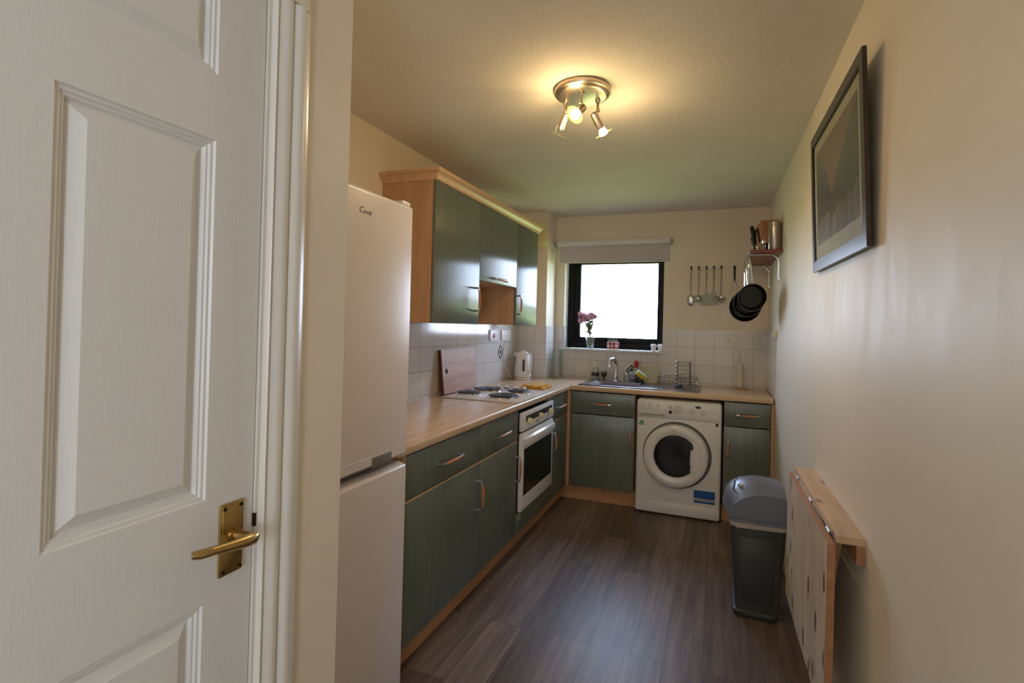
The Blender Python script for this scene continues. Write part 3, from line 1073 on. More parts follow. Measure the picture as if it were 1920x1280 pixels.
# things round the sink
t = thing('soap_dispenser', 'clear soap dispenser with pale pump and dark label, left behind the sink', 'soap dispenser', (.672, -.055, WT))
c = (.672, -.055, WT)
obj('bottle', M().lathe([(0, .001), (.030, .001), (.034, .012), (.034, .06), (.028, .085), (.014, .102), (.012, .112)], c), 'liquid', t)
obj('label_band', M().lathe([(.0345, .032), (.0347, .034), (.0347, .064), (.0335, .066)], c), 'label_dark', t)
m = M().cone((c[0], c[1], WT + .112), (c[0], c[1], WT + .124), .0135, .0125).cone((c[0], c[1], WT + .124), (c[0], c[1], WT + .142), .005)
m.box(c[0] - .014, c[0] + .03, c[1] - .009, c[1] + .009, WT + .142, WT + .153, .004)
obj('pump', m, 'white', t)
m = M().lathe([(0, .0), (.017, .0), (.017, .003), (.006, .01), (.006, .022), (.022, .036), (.028, .056), (.025, .076), (.022, .076), (.024, .056), (.018, .040), (0, .034)], (.752, -.06, WT))
solo('egg_cup', m, 'glass_smoke', (.752, -.06, WT), 'small dark footed cup behind the sink, just left of the tap', 'cup')
t = thing('washing_up_bottle', 'washing-up liquid bottle with red cap right of the tap', 'bottle', (1.03, -.048, WT))
c = (1.03, -.048, WT)
obj('bottle', M().lathe([(0, .0), (.026, .0), (.030, .008), (.029, .05), (.026, .09), (.018, .118), (.013, .122)], c, (0, 0, 1), 28, 1, .7), 'liquid', t)
obj('cap', M().lathe([(.0135, .122), (.0135, .140), (.019, .142), (.020, .172), (.012, .182), (0, .183)], c), 'red', t)
m = M().lathe([(0, 0), (.021, 0), (.025, .062), (.023, .062), (.019, .004), (0, .004)], (.963, -.155, z1 + .0005))
solo('drinking_glass', m, 'glass', (.963, -.155, z1), 'small clear tumbler on the sink edge below the diamond motif tile', 'glass')
# crumpled wrap
b = bmesh.new()
bmesh.ops.create_icosphere(b, subdivisions=3, radius=.036)
for v_ in b.verts:
    v_.co *= 1 + random.uniform(-.16, .16)
    v_.co.z *= 1.2
    v_.co += Vector((1.018, -.150, z1 + .045))
    v_.co.z = max(v_.co.z, z1 + .001)
m = M()
m._add(b)
solo('crumpled_bag', m, 'bag', (1.018, -.150, z1), 'crumpled grey plastic wrap on the sink edge between tumbler and sponge', 'bag')
R = Matrix.Translation((1.088, -.165, z1 + .064)) @ Matrix.Rotation(math.radians(38), 4, 'Y') @ Matrix.Rotation(math.radians(20), 4, 'Z')
t = thing('sponge', 'yellow scouring sponge with pale green side propped beside the sink', 'sponge', (1.088, -.165, z1))
obj('foam', M().box(-.043, .043, -.03, .03, -.016, .012, .005, 2, R), 'yellow', t)
obj('scourer', M().box(-.043, .043, -.03, .03, .0122, .022, .003, 2, R), 'mint', t)
obj('holder', M().box(1.045, 1.11, -.19, -.14, z1 + .0005, z1 + .040, .004), 'matt_black', t)
# cream board leaning on the tiles
pl = []
for (xx, zz) in ((1.062, 0), (1.222, 0), (1.226, .10)):
    pl.append((xx, zz))
for a in range(0, 7):
    th = PI / 2 * a / 6
    pl.append((1.166 + .06 * math.cos(th), .10 + .047 * math.sin(th)))
for a in range(0, 7):
    th = PI / 2 + PI / 2 * a / 6
    pl.append((1.118 + .06 * math.cos(th), .10 + .047 * math.sin(th)))
m = M()
b = bmesh.new()
A = [b.verts.new((x, 0, z)) for x, z in pl]
B = [b.verts.new((x, .010, z)) for x, z in pl]
b.faces.new(A)
b.faces.new(B)
for i in range(len(pl)):
    j = (i + 1) % len(pl)
    b.faces.new((A[i], A[j], B[j], B[i]))
bmesh.ops.recalc_face_normals(b, faces=b.faces)
b.transform(Matrix.Translation((0, -.055, WT + .0008)) @ Matrix.Rotation(-.24, 4, 'X'))
m._add(b)
solo('chopping_board', m, 'cream_board', (1.14, -.05, WT), 'small cream round-cornered plastic board leaning on the tiles behind the drainer', 'chopping board')

# wire racks on the drainer
t = thing('plate_rack', 'tall chrome wire plate rack standing on the sink drainer', 'plate rack', (1.44, -.30, z1))
m = M()
zt = 1.118
zr = z1 + .0045
for (px_, py_) in ((1.390, -.335), (1.488, -.335), (1.488, -.235), (1.390, -.235)):
    m.tube([(px_, py_, zr), (px_, py_, zt)], .0028, 6)
obj('uprights', m, 'wire', t)
for q in range(6):
    zz = .955 + q * .0315
    m = M().tube([(1.390, -.335, zz), (1.488, -.335, zz), (1.488, -.235, zz), (1.390, -.235, zz)], .0026, 6, True)
    for e in range(1, 4):
        m.tube([(1.390 + e * .0245, -.335, zz), (1.390 + e * .0245, -.235, zz)], .0018, 6)
    m.mi = 1
    m.ball((1.388, -.338, zz + .004), .0068, u=10, v=8)  # chrome bead added as a bright highlight on the tier corner
    obj('tier', m, ['wire', 'chrome'], t)
obj('foot_tray', M().lathe([(0, .0), (.034, .0), (.036, .006), (.026, .012), (0, .014)], (1.405, -.30, zr + .0005), (0, 0, 1), 20), 'matt_black', t)
t = thing('dish_rack', 'low open wire dish rack lying on the drainer around the plate rack', 'dish rack', (1.4, -.28, z1))
m = M()
for zz in (.950, .992):
    m.tube([(1.245, -.37, zz), (1.535, -.37, zz), (1.535, -.17, zz), (1.245, -.17, zz)], .0024, 6, True)
for e in range(8):
    xx = 1.245 + .29 * e / 7
    m.tube([(xx, -.37, .992), (xx, -.37, .935), (xx, -.17, .935), (xx, -.17, .992)], .0017, 6)
for px_ in (1.245, 1.535):
    for py_ in (-.37, -.17):
        m.tube([(px_, py_, .992), (px_, py_, zr)], .0026, 6)
obj('wire_basket', m, 'wire', t)
for py_ in (-.37, -.30):
    obj('end_cap', M().ball((1.5395, py_, .960), .009, u=12, v=8), 'white', t)
# paper towel holder
t = thing('kitchen_roll_holder', 'paper towel roll on a slim wire stand by the right end of the tiles', 'paper towel holder', (1.858, -.085, WT))
c = (1.858, -.085, WT)
obj('stand_base', M().lathe([(0, .0), (.062, .0), (.064, .006), (.05, .012), (.03, .018), (0, .018)], c), 'nickel', t)
obj('paper_roll', M().lathe([(.010, .019), (.024, .019), (.0245, .022), (.0245, .196), (.024, .199), (.010, .199)], c), 'paper', t)
m = M().tube([(c[0] - .006, c[1], WT + .018), (c[0] - .006, c[1], WT + .285), (c[0] - .003, c[1], WT + .30), (c[0] + .003, c[1], WT + .30), (c[0] + .006, c[1], WT + .285), (c[0] + .006, c[1], WT + .018)], .002, 6)
obj('wire_stem', m, 'metal', t)

# tall glass vase in the corner
m = M().lathe([(0, 0), (.050, 0), (.054, .006), (.050, .25), (.047, .25), (.050, .02), (0, .016)], (.335, -.12, WT + .0005), (0, 0, 1), 32)
solo('glass_jug', m, 'glass', (.335, -.12, WT), 'tall clear glass jar in the corner by the window column', 'glass jar')

# kettle
kt = thing('kettle', 'white electric kettle in the far left corner of the worktop', 'kettle', (.115, -.405, WT))
kc = (.115, -.405, WT + .0005)
obj('power_base', M().lathe([(0, 0), (.066, 0), (.068, .006), (.064, .018), (0, .02)], kc), 'white', kt)
m = M().lathe([(0, .022), (.072, .022), (.075, .03), (.072, .10), (.062, .18), (.052, .225), (.040, .238), (0, .243)], kc, (0, 0, 1), 36, 1, .92)
kb = obj('jug', m, 'white', kt)
obj('water_gauge', M().box(kc[0] + .024, kc[0] + .040, kc[1] - .0735, kc[1] - .055, WT + .075, WT + .175, .004), 'label_dark', kb)
m = M().tube([(kc[0] + .052, kc[1] - .02, WT + .222), (kc[0] + .074, kc[1] - .028, WT + .222), (kc[0] + .084, kc[1] - .03, WT + .19), (kc[0] + .084, kc[1] - .03, WT + .09), (kc[0] + .070, kc[1] - .025, WT + .06)], .009, 10)
obj('grip', m, 'white', kb)
obj('spout', M().prism([(kc[0] - .088, WT + .215), (kc[0] - .05, WT + .238), (kc[0] - .05, WT + .185)], 1, kc[1] - .022, kc[1] + .022, .004), 'white', kb)
obj('lid_knob', M().ball((kc[0], kc[1], WT + .246), .012, sz=.6), 'white', kb)
pts = [(kc[0] - .058, kc[1], WT + .012), (kc[0] - .085, kc[1] - .03, WT + .010), (.018, kc[1] - .09, WT + .05), (.014, kc[1] - .16, WT + .12), (.013, kc[1] - .20, WT + .24), (.016, kc[1] - .155, WT + .33)]
obj('power_cord', M().tube(pts, .004, 8), 'white', kt)

# sockets on the left wall
t = thing('cooker_switch', 'white double-width cooker switch plate with red rocker on left wall tiles', 'switch', (.006, -.79, 1.285))
pl_ = obj('plate', M().box(.0062, .016, -.87, -.712, 1.243, 1.332, .003), 'white', t)
obj('rocker', M().box(.016, .021, -.815, -.790, 1.268, 1.306, .003), 'red', t)
obj('rocker', M().box(.016, .019, -.765, -.742, 1.275, 1.300, .002), 'white', t)
t = thing('wall_socket', 'white double socket on the left wall tiles above the kettle', 'socket', (.006, -.55, 1.285))
obj('plate', M().box(.0062, .016, -.640, -.455, 1.243, 1.330, .003), 'white', t)
for yy in (-.60, -.50):
    obj('rocker', M().box(.016, .019, yy - .008, yy + .008, 1.302, 1.320, .001), 'white', t)
    m = M().box(.016, .0165, yy - .003, yy + .003, 1.282, 1.292).box(.016, .0165, yy - .014, yy - .008, 1.266, 1.270).box(.016, .0165, yy + .008, yy + .014, 1.266, 1.270)
    obj('pin_holes', m, 'ink', t)
t = thing('wall_socket', 'white double socket on the back wall tiles right of the window', 'socket', (1.80, -.006, 1.297))
obj('plate', M().box(1.745, 1.860, -.016, -.0062, 1.252, 1.342, .003), 'white', t)
for xx in (1.775, 1.830):
    obj('rocker', M().box(xx - .010, xx + .010, -.019, -.016, 1.312, 1.330, .001), 'white', t)
    m = M().box(xx - .003, xx + .003, -.0166, -.016, 1.290, 1.302).box(xx - .014, xx - .007, -.0166, -.016, 1.272, 1.277).box(xx + .007, xx + .014, -.0166, -.016, 1.272, 1.277)
    obj('pin_holes', m, 'ink', t)
# small beige clip on the tile edge at the right wall
m = M().box(XR(-.63) - .022, XR(-.63) - .0005, -.66, -.605, 1.335, 1.382, .003).box(XR(-.63) - .026, XR(-.63) - .022, -.65, -.615, 1.343, 1.374, .001)
solo('tile_clip', m, 'cream', (XR(-.63), -.63, 1.335), 'small beige clip on the right wall at the corner of the tiles', 'clip')

# wooden chopping board leaning behind the hob
bt = thing('chopping_board', 'large beech chopping board with finger hole leaning on tiles behind the hob', 'chopping board', (.06, -1.4, WT))
yA, yB = -1.635, -1.165
m = M()
b = bmesh.new()
bmesh.ops.create_cube(b, size=1)
for v_ in b.verts:
    v_.co = Vector((v_.co.x * .022, (yA + yB) / 2 + v_.co.y * (yB - yA), .147 + v_.co.z * .288))
bmesh.ops.bevel(b, geom=list(b.edges), offset=.003, segments=2, affect='EDGES')
TL = Matrix.Translation((.050, 0, WT + .004)) @ Matrix.Rotation(-.115, 4, 'Y')
b.transform(TL)
for f in b.faces:
    pass
m._add(b)
for f in m.bm.faces:
    if f.normal.y < -.7:
        f.material_index = 1
bb = obj('board', m, ['board', 'board_edge'], bt)
hole = TL @ Vector((.0112, yA + .052, .150))
nx = (TL.to_3x3() @ Vector((1, 0, 0))).normalized()
obj('finger_hole', M().cone(hole, hole + nx * .0008, .017, .017, 24), 'dark', bt)

# folded yellow cloth
gr = []
for i in range(9):
    row = []
    for j in range(7):
        x = .345 + .165 * i / 8
        y = -1.035 + .25 * j / 6 + .004 * math.sin(i * 1.3)
        z = WT + .0155 + .002 * math.sin(i * 1.9 + j) + .0015 * math.cos(j * 2.1 + i * .6)
        row.append((x + .006 * math.sin(j * 2), y, z))
    gr.append(row)
m = M().sheet(gr, .012)
gr2 = [[(p[0] + .008, p[1] + .006, p[2] + .013 + .0015 * math.sin(i + j)) for j, p in enumerate(r)] for i, r in enumerate([q[:6] for q in gr[:8]])]
m.sheet(gr2, .011)
solo('dish_cloth', m, 'cloth', (.43, -.92, WT), 'folded yellow dish cloth on the worktop just past the hob', 'cloth')

# ------------------------------------------------------------------ window sill things and blind
t = thing('flower_vase', 'small clear glass vase on the window sill, left, holding pink flowers', 'vase', (.60, .03, OZ0))
c = (.60, .03, OZ0 + .0006)
obj('vase_glass', M().lathe([(0, 0), (.026, 0), (.030, .006), (.043, .060), (.050, .106), (.047, .106), (.040, .060), (.026, .012), (0, .010)], c), 'glass', t)
fl = thing('flower_bunch', 'bunch of pink and mauve flowers standing in the sill vase', 'flowers', (.60, .03, OZ0 + .012))
m = M()
heads = [(.505, .02, 1.492, .026), (.535, .03, 1.448, .034), (.515, .01, 1.462, .026), (.568, .03, 1.470, .030), (.598, .04, 1.486, .028), (.628, .03, 1.474, .028), (.585, .01, 1.455, .026), (.612, .02, 1.460, .024), (.645, .03, 1.470, .016), (.512, .02, 1.432, .032), (.545, .0, 1.478, .026), (.575, .02, 1.440, .022)]
for (hx, hy, hz, hr) in heads:
    bx_, by_ = .60 + random.uniform(-.008, .008), .03 + random.uniform(-.008, .008)
    mx_ = (.585 + random.uniform(-.012, .012), .03, 1.36 + random.uniform(-.02, .02))
    m.tube([(bx_, by_, OZ0 + .014), (.598, .03, 1.28), mx_, (hx, hy, hz - .01)], .0045, 6)
for q in range(10):
    zz = 1.31 + q * .012
    an = random.uniform(0, 6.28)
    L = random.uniform(.028, .05)
    p0 = Vector((.588, .03, zz))
    p1 = p0 + Vector((math.cos(an) * L, math.sin(an) * L * .6, .012))
    m.tube([p0, p0.lerp(p1, .5) + Vector((0, 0, .004)), p1], [.004, .011, .001], 6)
obj('stems', m, 'stem', fl)
for i, (hx, hy, hz, hr) in enumerate(heads):
    m = M()
    for q in range(22):
        d = Vector((random.gauss(0, 1), random.gauss(0, 1), random.gauss(0, 1))).normalized()
        m.ball(Vector((hx, hy, hz)) + d * hr * .62, hr * .48, 1, 1, .7, 7, 5)
    obj('flower_head', m, 'pink' if i % 3 != 2 else 'pink2', fl)
m = M().lathe([(0, .0), (.050, .0), (.053, .006), (.055, .086), (.050, .086), (.048, .010), (0, .008)], (.808, .035, OZ0 + .0006), (0, 0, 1), 28)
t = thing('candle_jar', 'glass jar with red checked band in the middle of the sill', 'candle jar', (.808, .035, OZ0))
obj('jar', M().lathe([(0, .0), (.050, .0), (.053, .006), (.054, .090), (.050, .090), (.048, .010), (0, .008)], (.808, .035, OZ0 + .0006), (0, 0, 1), 28), 'glass', t)
obj('checked_band', M().lathe([(.0535, .006), (.0545, .008), (.0545, .066), (.0535, .068)], (.808, .035, OZ0 + .0006), (0, 0, 1), 28), 'check', t)
obj('wax', M().lathe([(0, .010), (.0475, .010), (.0478, .060), (0, .062)], (.808, .035, OZ0 + .0006), (0, 0, 1), 28), 'paper', t)
for i, (xx, yy, lab) in enumerate(((1.165, .03, 'small white waisted pot at the right end of the sill, left of its pair'), (1.219, .055, 'small white waisted pot in the right corner of the sill, touching the frame'))):
    m = M().lathe([(0, 0), (.020, 0), (.023, .006), (.018, .020), (.024, .034), (.026, .050), (.020, .060), (0, .062)], (xx, yy, OZ0 + .0006), (0, 0, 1), 24)
    solo('egg_cup', m, 'white', (xx, yy, OZ0), lab, 'pot', 'white pots on the sill')
bl = thing('roller_blind', 'off-white roller blind rolled halfway above the window', 'blind', (.8, -.05, 1.95))
obj('cassette', M().box(.291, 1.2985, -.085, -.0015, 2.100, 2.146, .006), 'alu', bl)
fb = obj('fabric', M().box(.318, 1.2935, -.052, -.0495, 1.962, 2.105), 'blind', bl)
obj('bottom_bar', M().box(.318, 1.2935, -.056, -.0455, 1.948, 1.964, .003), 'blind', fb)
obj('end_bracket', M().box(1.2995, 1.306, -.085, -.0015, 2.098, 2.148, .002), 'greyink', bl)
obj('end_bracket', M().box(.283, .290, -.085, -.0015, 2.098, 2.148, .002), 'greyink', bl)

# ------------------------------------------------------------------ utensil rail and utensils
ur = thing('utensil_rail', 'chrome hanging rail with hooks on the back wall right of the window', 'utensil rail', (1.64, 0, 1.9))
m = M().box(1.455, 1.818, -.012, -.004, 1.881, 1.903, .004)
for xx in (1.47, 1.80):
    m.cone((xx, -.0005, 1.892), (xx, -.006, 1.892), .006)
obj('rail_bar', m, 'alu', ur)
hx_ = [1.466, 1.527, 1.588, 1.645, 1.703, 1.806]
for xx in hx_:
    m = M().box(xx - .0095, xx + .0095, -.0135, -.0125, 1.874, 1.908)
    m.tube([(xx, -.0135, 1.886), (xx, -.026, 1.880), (xx, -.030, 1.888), (xx, -.029, 1.896)], .0025, 8)
    obj('hook', m, 'matt_black', ur)


def hang(name, x, label, ztop=1.888):
    return thing(name, label, 'utensil', (x, -.028, ztop), 'utensils on the rail'), x


def stem(m, x, z1_, z0_, r=.0055):
    m.lathe([(.0, 0), (.0001, 0)], (x, -.02, z0_), seg=4)
    m.tube([(x + .006 * math.cos(a), -.026, z1_ - .004 + .007 * math.sin(a)) for a in [2 * PI * i / 12 for i in range(12)]], .0018, 6, True)
    m.tube([(x, -.026, z1_ - .010), (x, -.026, z1_ - .06), (x, -.026, (z0_ + z1_) / 2), (x, -.024, z0_)], [r * .8, r * 1.35, r, r * .8], 8)


t, x = hang('serving_spoon', hx_[0], 'long steel serving spoon with oval bowl, first on the rail from the window')
m = M(); stem(m, x, 1.885, 1.665); obj('handle', m, 'nickel', t)
m = M().ball((x + .002, -.022, 1.622), .034, .95, .30, 1.35); obj('bowl', m, 'metal', t)
t, x = hang('ladle', hx_[1], 'small steel ladle with round bowl, second on the rail from the window')
m = M(); stem(m, x, 1.885, 1.665); obj('handle', m, 'nickel', t)
m = M().ball((x, -.030, 1.634), .030, 1, .65, 1); obj('bowl', m, 'metal', t)
t, x = hang('spatula', hx_[2], 'pale square-bladed spatula, third on the rail from the window')
m = M(); stem(m, x, 1.885, 1.685); obj('handle', m, 'nickel', t)
m = M().prism([(x - .036, 1.582), (x + .036, 1.582), (x + .036, 1.655), (x + .012, 1.685), (x - .012, 1.685), (x - .036, 1.655)], 1, -.026, -.022); obj('blade', m, 'utensil_grey', t)
t, x = hang('slotted_turner', hx_[3], 'grey slotted turner with flared blade, fourth on the rail from the window')
m = M(); stem(m, x, 1.885, 1.690); obj('handle', m, 'nickel', t)
m = M()
for q in range(4):
    xa = x - .034 + q * .0185
    m.prism([(xa, 1.586), (xa + .0125, 1.586), (xa + .0125, 1.66), (xa, 1.66)], 1, -.0345, -.031)
m.prism([(x - .034, 1.586), (x + .034, 1.586), (x + .034, 1.596), (x - .034, 1.596)], 1, -.0348, -.0307).prism([(x - .034, 1.655), (x + .034, 1.655), (x + .010, 1.692), (x - .010, 1.692)], 1, -.0348, -.0307)
obj('blade', m, 'utensil_grey', t)
t, x = hang('deep_ladle', hx_[4], 'wide shallow steel ladle, fifth on the rail from the window')
m = M(); stem(m, x, 1.885, 1.655); obj('handle', m, 'nickel', t)
m = M().lathe([(0, 0), (.02, .003), (.036, .014), (.042, .034), (.040, .034), (.034, .017), (.018, .006), (0, .004)], (x - .004, -.048, 1.614), (.1, -.25, 1), 24); obj('bowl', m, 'metal', t)
t, x = hang('whisk', hx_[5], 'wire whisk with black handle, last on the rail beside the frying pans')
m = M().tube([(x + .006 * math.cos(a), -.026, 1.884 + .007 * math.sin(a)) for a in [2 * PI * i / 12 for i in range(12)]], .0018, 6, True)
m.tube([(x, -.026, 1.878), (x, -.026, 1.86), (x, -.026, 1.80), (x, -.026, 1.778)], [.004, .0075, .007, .005], 10); obj('handle', m, 'matt_black', t)
m = M()
for q in range(4):
    an = PI * q / 4
    pts = []
    for a in range(13):
        th = PI * (a / 12)
        rr = .032 * math.sin(th) * (1 if a <= 6 else -1)
        s_ = math.sin(th * 1)
        pts.append((x - .004 + .034 * math.sin(2 * PI * a / 12) * math.cos(an), -.036 + .024 * math.sin(2 * PI * a / 12) * math.sin(an), 1.778 - .072 * (1 - math.cos(2 * PI * a / 12))))
    m.tube(pts, .0014, 6)
obj('wires', m, 'chrome', t)

# ------------------------------------------------------------------ wall shelf, its load and the pans
SY0, SY1 = -.862, -.10
xs0 = 1.876
sh = thing('wall_shelf', 'red-brown wooden shelf on chrome brackets high on the right wall', 'shelf', (1.97, -.48, 1.888))
obj('board', M().hexa([(xs0, SY0, 1.890), (XR(SY0) - .001, SY0, 1.890), (XR(SY1) - .001, SY1, 1.890), (xs0, SY1, 1.890), (xs0, SY0, 1.908), (XR(SY0) - .001, SY0, 1.908), (XR(SY1) - .001, SY1, 1.908), (xs0, SY1, 1.908)]), 'mahog', sh)
for by_ in (-.80, -.16):
    xr = XR(by_)
    pts = [(xs0 + .004, by_, 1.883), (xr - .075, by_, 1.883)]
    for a in range(1, 7):
        th = PI / 2 * a / 6
        pts.append((xr - .075 + .062 * math.sin(th), by_, 1.883 - .062 + .062 * math.cos(th)))
    pts.append((xr - .013, by_, 1.718))
    obj('bracket', M().tube(pts, .0065, 12), 'chrome', sh)
    m = M().box(xr - .012, xr - .0005, by_ - .010, by_ + .010, 1.71, 1.73, .002)
    obj('bracket_foot', m, 'chrome', sh)
m = M().tube([(xs0 - .012, SY0 + .005, 1.884), (xs0 - .012, SY1 - .005, 1.884)], .005, 10)
for q in (-.85, -.48, -.12):
    m.tube([(xs0 - .012, q, 1.884), (xs0 + .004, q, 1.893)], .003, 8)
rl = obj('front_rail', m, 'chrome', sh)


def pan(label, c, r, top, yawd, tiltd):
    """frying pan hanging face on: c = centre of base, handle up to top"""
    t = thing('frying_pan', label, 'frying pan', top, 'frying pans under the shelf')
    ax = Vector((0, -1, 0))
    ax = Matrix.Rotation(math.radians(yawd), 3, 'Z') @ (Matrix.Rotation(math.radians(tiltd), 3, 'X') @ ax)
    c = Vector(c)
    bdy = obj('pan_body', M().lathe([(0, -.022), (r * .80, -.022), (r * .86, -.018), (r, .018), (r * 1.02, .020), (r * .985, .021), (r * .83, -.014), (r * .78, -.018), (0, -.018)], c, ax, 48), 'nonstick', t)
    m = M().tube([c + ax * .019 + Vector((0, 0, 0)) + q for q in [Vector((math.cos(2 * PI * i / 48), 0, math.sin(2 * PI * i / 48))) * 0 for i in range(2)]] if False else [(0, 0, 0), (0, 0, .0001)], .0001, 3)
    m.bm.clear()
    m.lathe([(r * 1.005, .0185), (r * 1.022, .0195), (r * 1.005, .0215), (r * .99, .0205)], c, ax, 48)
    obj('rim', m, 'metal', bdy)
    top = Vector(top)
    st_ = c + Vector((0, 0, r * .96)) * 1 + ax * .004
    st_ = st_.lerp(top, .02)
    d = (top - st_)
    m = M().tube([st_, st_ + d * .12, st_ + d * .5, st_ + d * .86, st_ + d * .92], [.005, .0065, .0095, .0085, .005], 10)
    m.tube([top + Vector((.0, .008 * math.cos(a), -.012 + .011 * math.sin(a))) for a in [2 * PI * i / 14 for i in range(14)]], .0024, 6, True)
    obj('handle', m, 'chrome', t)
    return t


xr_ = xs0 - .012
pan('smallest black frying pan, nearest the camera under the wall shelf', (1.893, -.80, 1.600), .090, (xr_ + .008, -.80, 1.889), 12, 8)
pan('middle-sized black frying pan hanging between the other two under the shelf', (1.873, -.715, 1.573), .098, (xr_ + .002, -.715, 1.889), 12, 8)
pan('largest black frying pan hanging behind the others under the shelf', (1.858, -.635, 1.548), .106, (xr_ - .002, -.635, 1.889), 12, 8)
for q, yy in enumerate((-.80, -.715, -.635)):
    m = M().tube([(xr_ + .009, yy + .004, 1.886), (xr_ + .002, yy + .002, 1.893), (xr_ - .008, yy + .001, 1.892), (xr_ - .011, yy, 1.882), (xr_ - .006, yy, 1.872), (xr_ + .006, yy - .001, 1.872)], .002, 8)
    solo('pan_hook', m, 'metal', (xr_, yy, 1.88), ('small steel hook on the shelf rail holding the smallest frying pan', 'small steel hook on the shelf rail holding the middle frying pan', 'small steel hook on the shelf rail holding the largest frying pan')[q], 'hook', 'hooks on the shelf rail')

SZ = 1.9085
t = thing('knife_block', 'wooden knife block with black handled knives on the wall shelf', 'knife block', (1.98, -.68, SZ))
m = M().prism([(1.925, SZ), (2.055, SZ), (2.055, 2.125), (1.948, 2.125), (1.915, 2.08)], 1, -.735, -.625, .003)
obj('block', m, 'block', t)
for q, (xx, zz, yy, L) in enumerate(((1.890, 2.075, -.70, .115), (1.905, 2.050, -.672, .10), (1.922, 2.055, -.726, .09), (1.895, 2.01, -.65, .08))):
    p1 = Vector((xx, yy, zz + .02))
    p0 = p1 + Vector((.020, 0, -L * 1.15))
    m = M().tube([p1, p1.lerp(p0, .08), p1.lerp(p0, .5), p0], [.007, .0135, .012, .012], 10)
    obj('knife_handle', m, 'matt_black', t)
cy_ = -.797
m = M().lathe([(0, 0), (.036, 0), (.038, .004), (.040, .165), (.037, .168), (0, .168)], (2.025, cy_, SZ), (0, 0, 1), 32)
t = thing('steel_canister', 'tall brushed steel canister at the near end of the wall shelf', 'canister', (2.025, cy_, SZ))
obj('canister_body', m, 'silver_can', t)
obj('lid', M().lathe([(.0405, .158), (.042, .160), (.042, .184), (.039, .187), (0, .187)], (2.025, cy_, SZ), (0, 0, 1), 32), 'silver_can', t)
t = thing('spice_jar', 'small glass spice jar with steel lid in front of the knife block', 'jar', (1.955, -.80, SZ))
obj('jar', M().lathe([(0, 0), (.017, 0), (.018, .003), (.018, .040), (.014, .046)], (1.955, -.80, SZ), (0, 0, 1), 20), 'glass', t)
obj('lid', M().lathe([(.015, .046), (.0175, .047), (.0175, .064), (.012, .070), (0, .071)], (1.955, -.80, SZ), (0, 0, 1), 20), 'chrome', t)
m = M().lathe([(0, 0), (.013, 0), (.014, .010), (.010, .030), (.013, .046), (.008, .058), (0, .060)], (1.978, -.752, SZ), (0, 0, 1), 18)
solo('pepper_mill', m, 'matt_black', (1.978, -.752, SZ), 'little black pepper pot between the spice jar and the canister', 'pepper pot')
for q, (xx, yy) in enumerate(((1.892, -.815), (1.918, -.822))):
    t = thing('salt_shaker', ('tiny steel-topped shaker at the near left corner of the shelf', 'tiny steel-topped shaker second from the near left corner of the shelf')[q], 'shaker', (xx, yy, SZ), 'shakers on the shelf')
    obj('shaker_body', M().lathe([(0, 0), (.009, 0), (.010, .004), (.009, .020)], (xx, yy, SZ), (0, 0, 1), 16), 'glass', t)
    obj('top', M().lathe([(.0095, .020), (.0095, .026), (.006, .031), (0, .032)], (xx, yy, SZ), (0, 0, 1), 16), 'chrome', t)
m = M().lathe([(0, 0), (.034, 0), (.036, .004), (.036, .20), (.030, .225), (.030, .25), (.027, .25), (.027, .225), (.033, .20), (.033, .006), (0, .005)], (1.995, -.50, SZ), (0, 0, 1), 28)
solo('glass_bottle', m, 'glass_smoke', (1.995, -.50, SZ), 'faint tall glass bottle on the shelf, rising behind the knife block', 'bottle')

# ------------------------------------------------------------------ picture on the right wall
pf = thing('framed_picture', 'dark-framed mountain landscape print tilting off the right wall', 'picture', (2.07, -2.465, 1.6))
cn = {'nb': Vector((2.057, -2.87, 1.610)), 'nt': Vector((2.036, -2.87, 2.156)), 'fb': Vector((2.056, -2.06, 1.625)), 'ft': Vector((2.037, -2.06, 2.180))}


def pp(u, v, d=0):                                     # u: far 0 -> near 1, v: bottom 0 -> top 1, d: out of the wall (negative is behind)
    p = (cn['fb'].lerp(cn['nb'], u)).lerp(cn['ft'].lerp(cn['nt'], u), v)
    n = (cn['nb'] - cn['fb']).cross(cn['ft'] - cn['fb']).normalized()
    if n.x > 0:
        n = -n
    return p + n * d


def bar(m, u0, v0, u1, v1, d0, d1):
    m.hexa([pp(u0, v0, d0), pp(u1, v0, d0), pp(u1, v1, d0), pp(u0, v1, d0), pp(u0, v0, d1), pp(u1, v0, d1), pp(u1, v1, d1), pp(u0, v1, d1)])


fu, fv = .036 / .81, .036 / .55
m = M()
bar(m, 0, 0, 1, fv, -.012, 0)
bar(m, 0, 1 - fv, 1, 1, -.012, 0)
bar(m, 0, fv, fu, 1 - fv, -.012, 0)
bar(m, 1 - fu, fv, 1, 1 - fv, -.012, 0)
obj('frame', m, 'pic_frame', pf)
m = M()
bar(m, fu, fv, 1 - fu, 1 - fv, -.010, -.007)
obj('mount', m, 'mount', pf)
m = M()
for (u0, v0, u1, v1) in ((fu, fv, 1 - fu, fv + .012), (fu, 1 - fv - .012, 1 - fu, 1 - fv), (fu, fv, fu + .008, 1 - fv), (1 - fu - .008, fv, 1 - fu, 1 - fv)):
    bar(m, u0, v0, u1, v1, -.0068, -.002)
obj('inner_slip', m, 'matt_black', pf)
m = M()
ce = pp(.5, .5, 0)
bar(m, fu + .062, fv + .115, 1 - fu - .062, 1 - fv - .085, -.0069, -.0062)
art = obj('print', m, 'art', pf)
pf_off = base(pf)
for v_ in art.data.vertices:                           # centre the print's own coordinates
    v_.co -= (ce - pf_off)
art.location = ce - pf_off

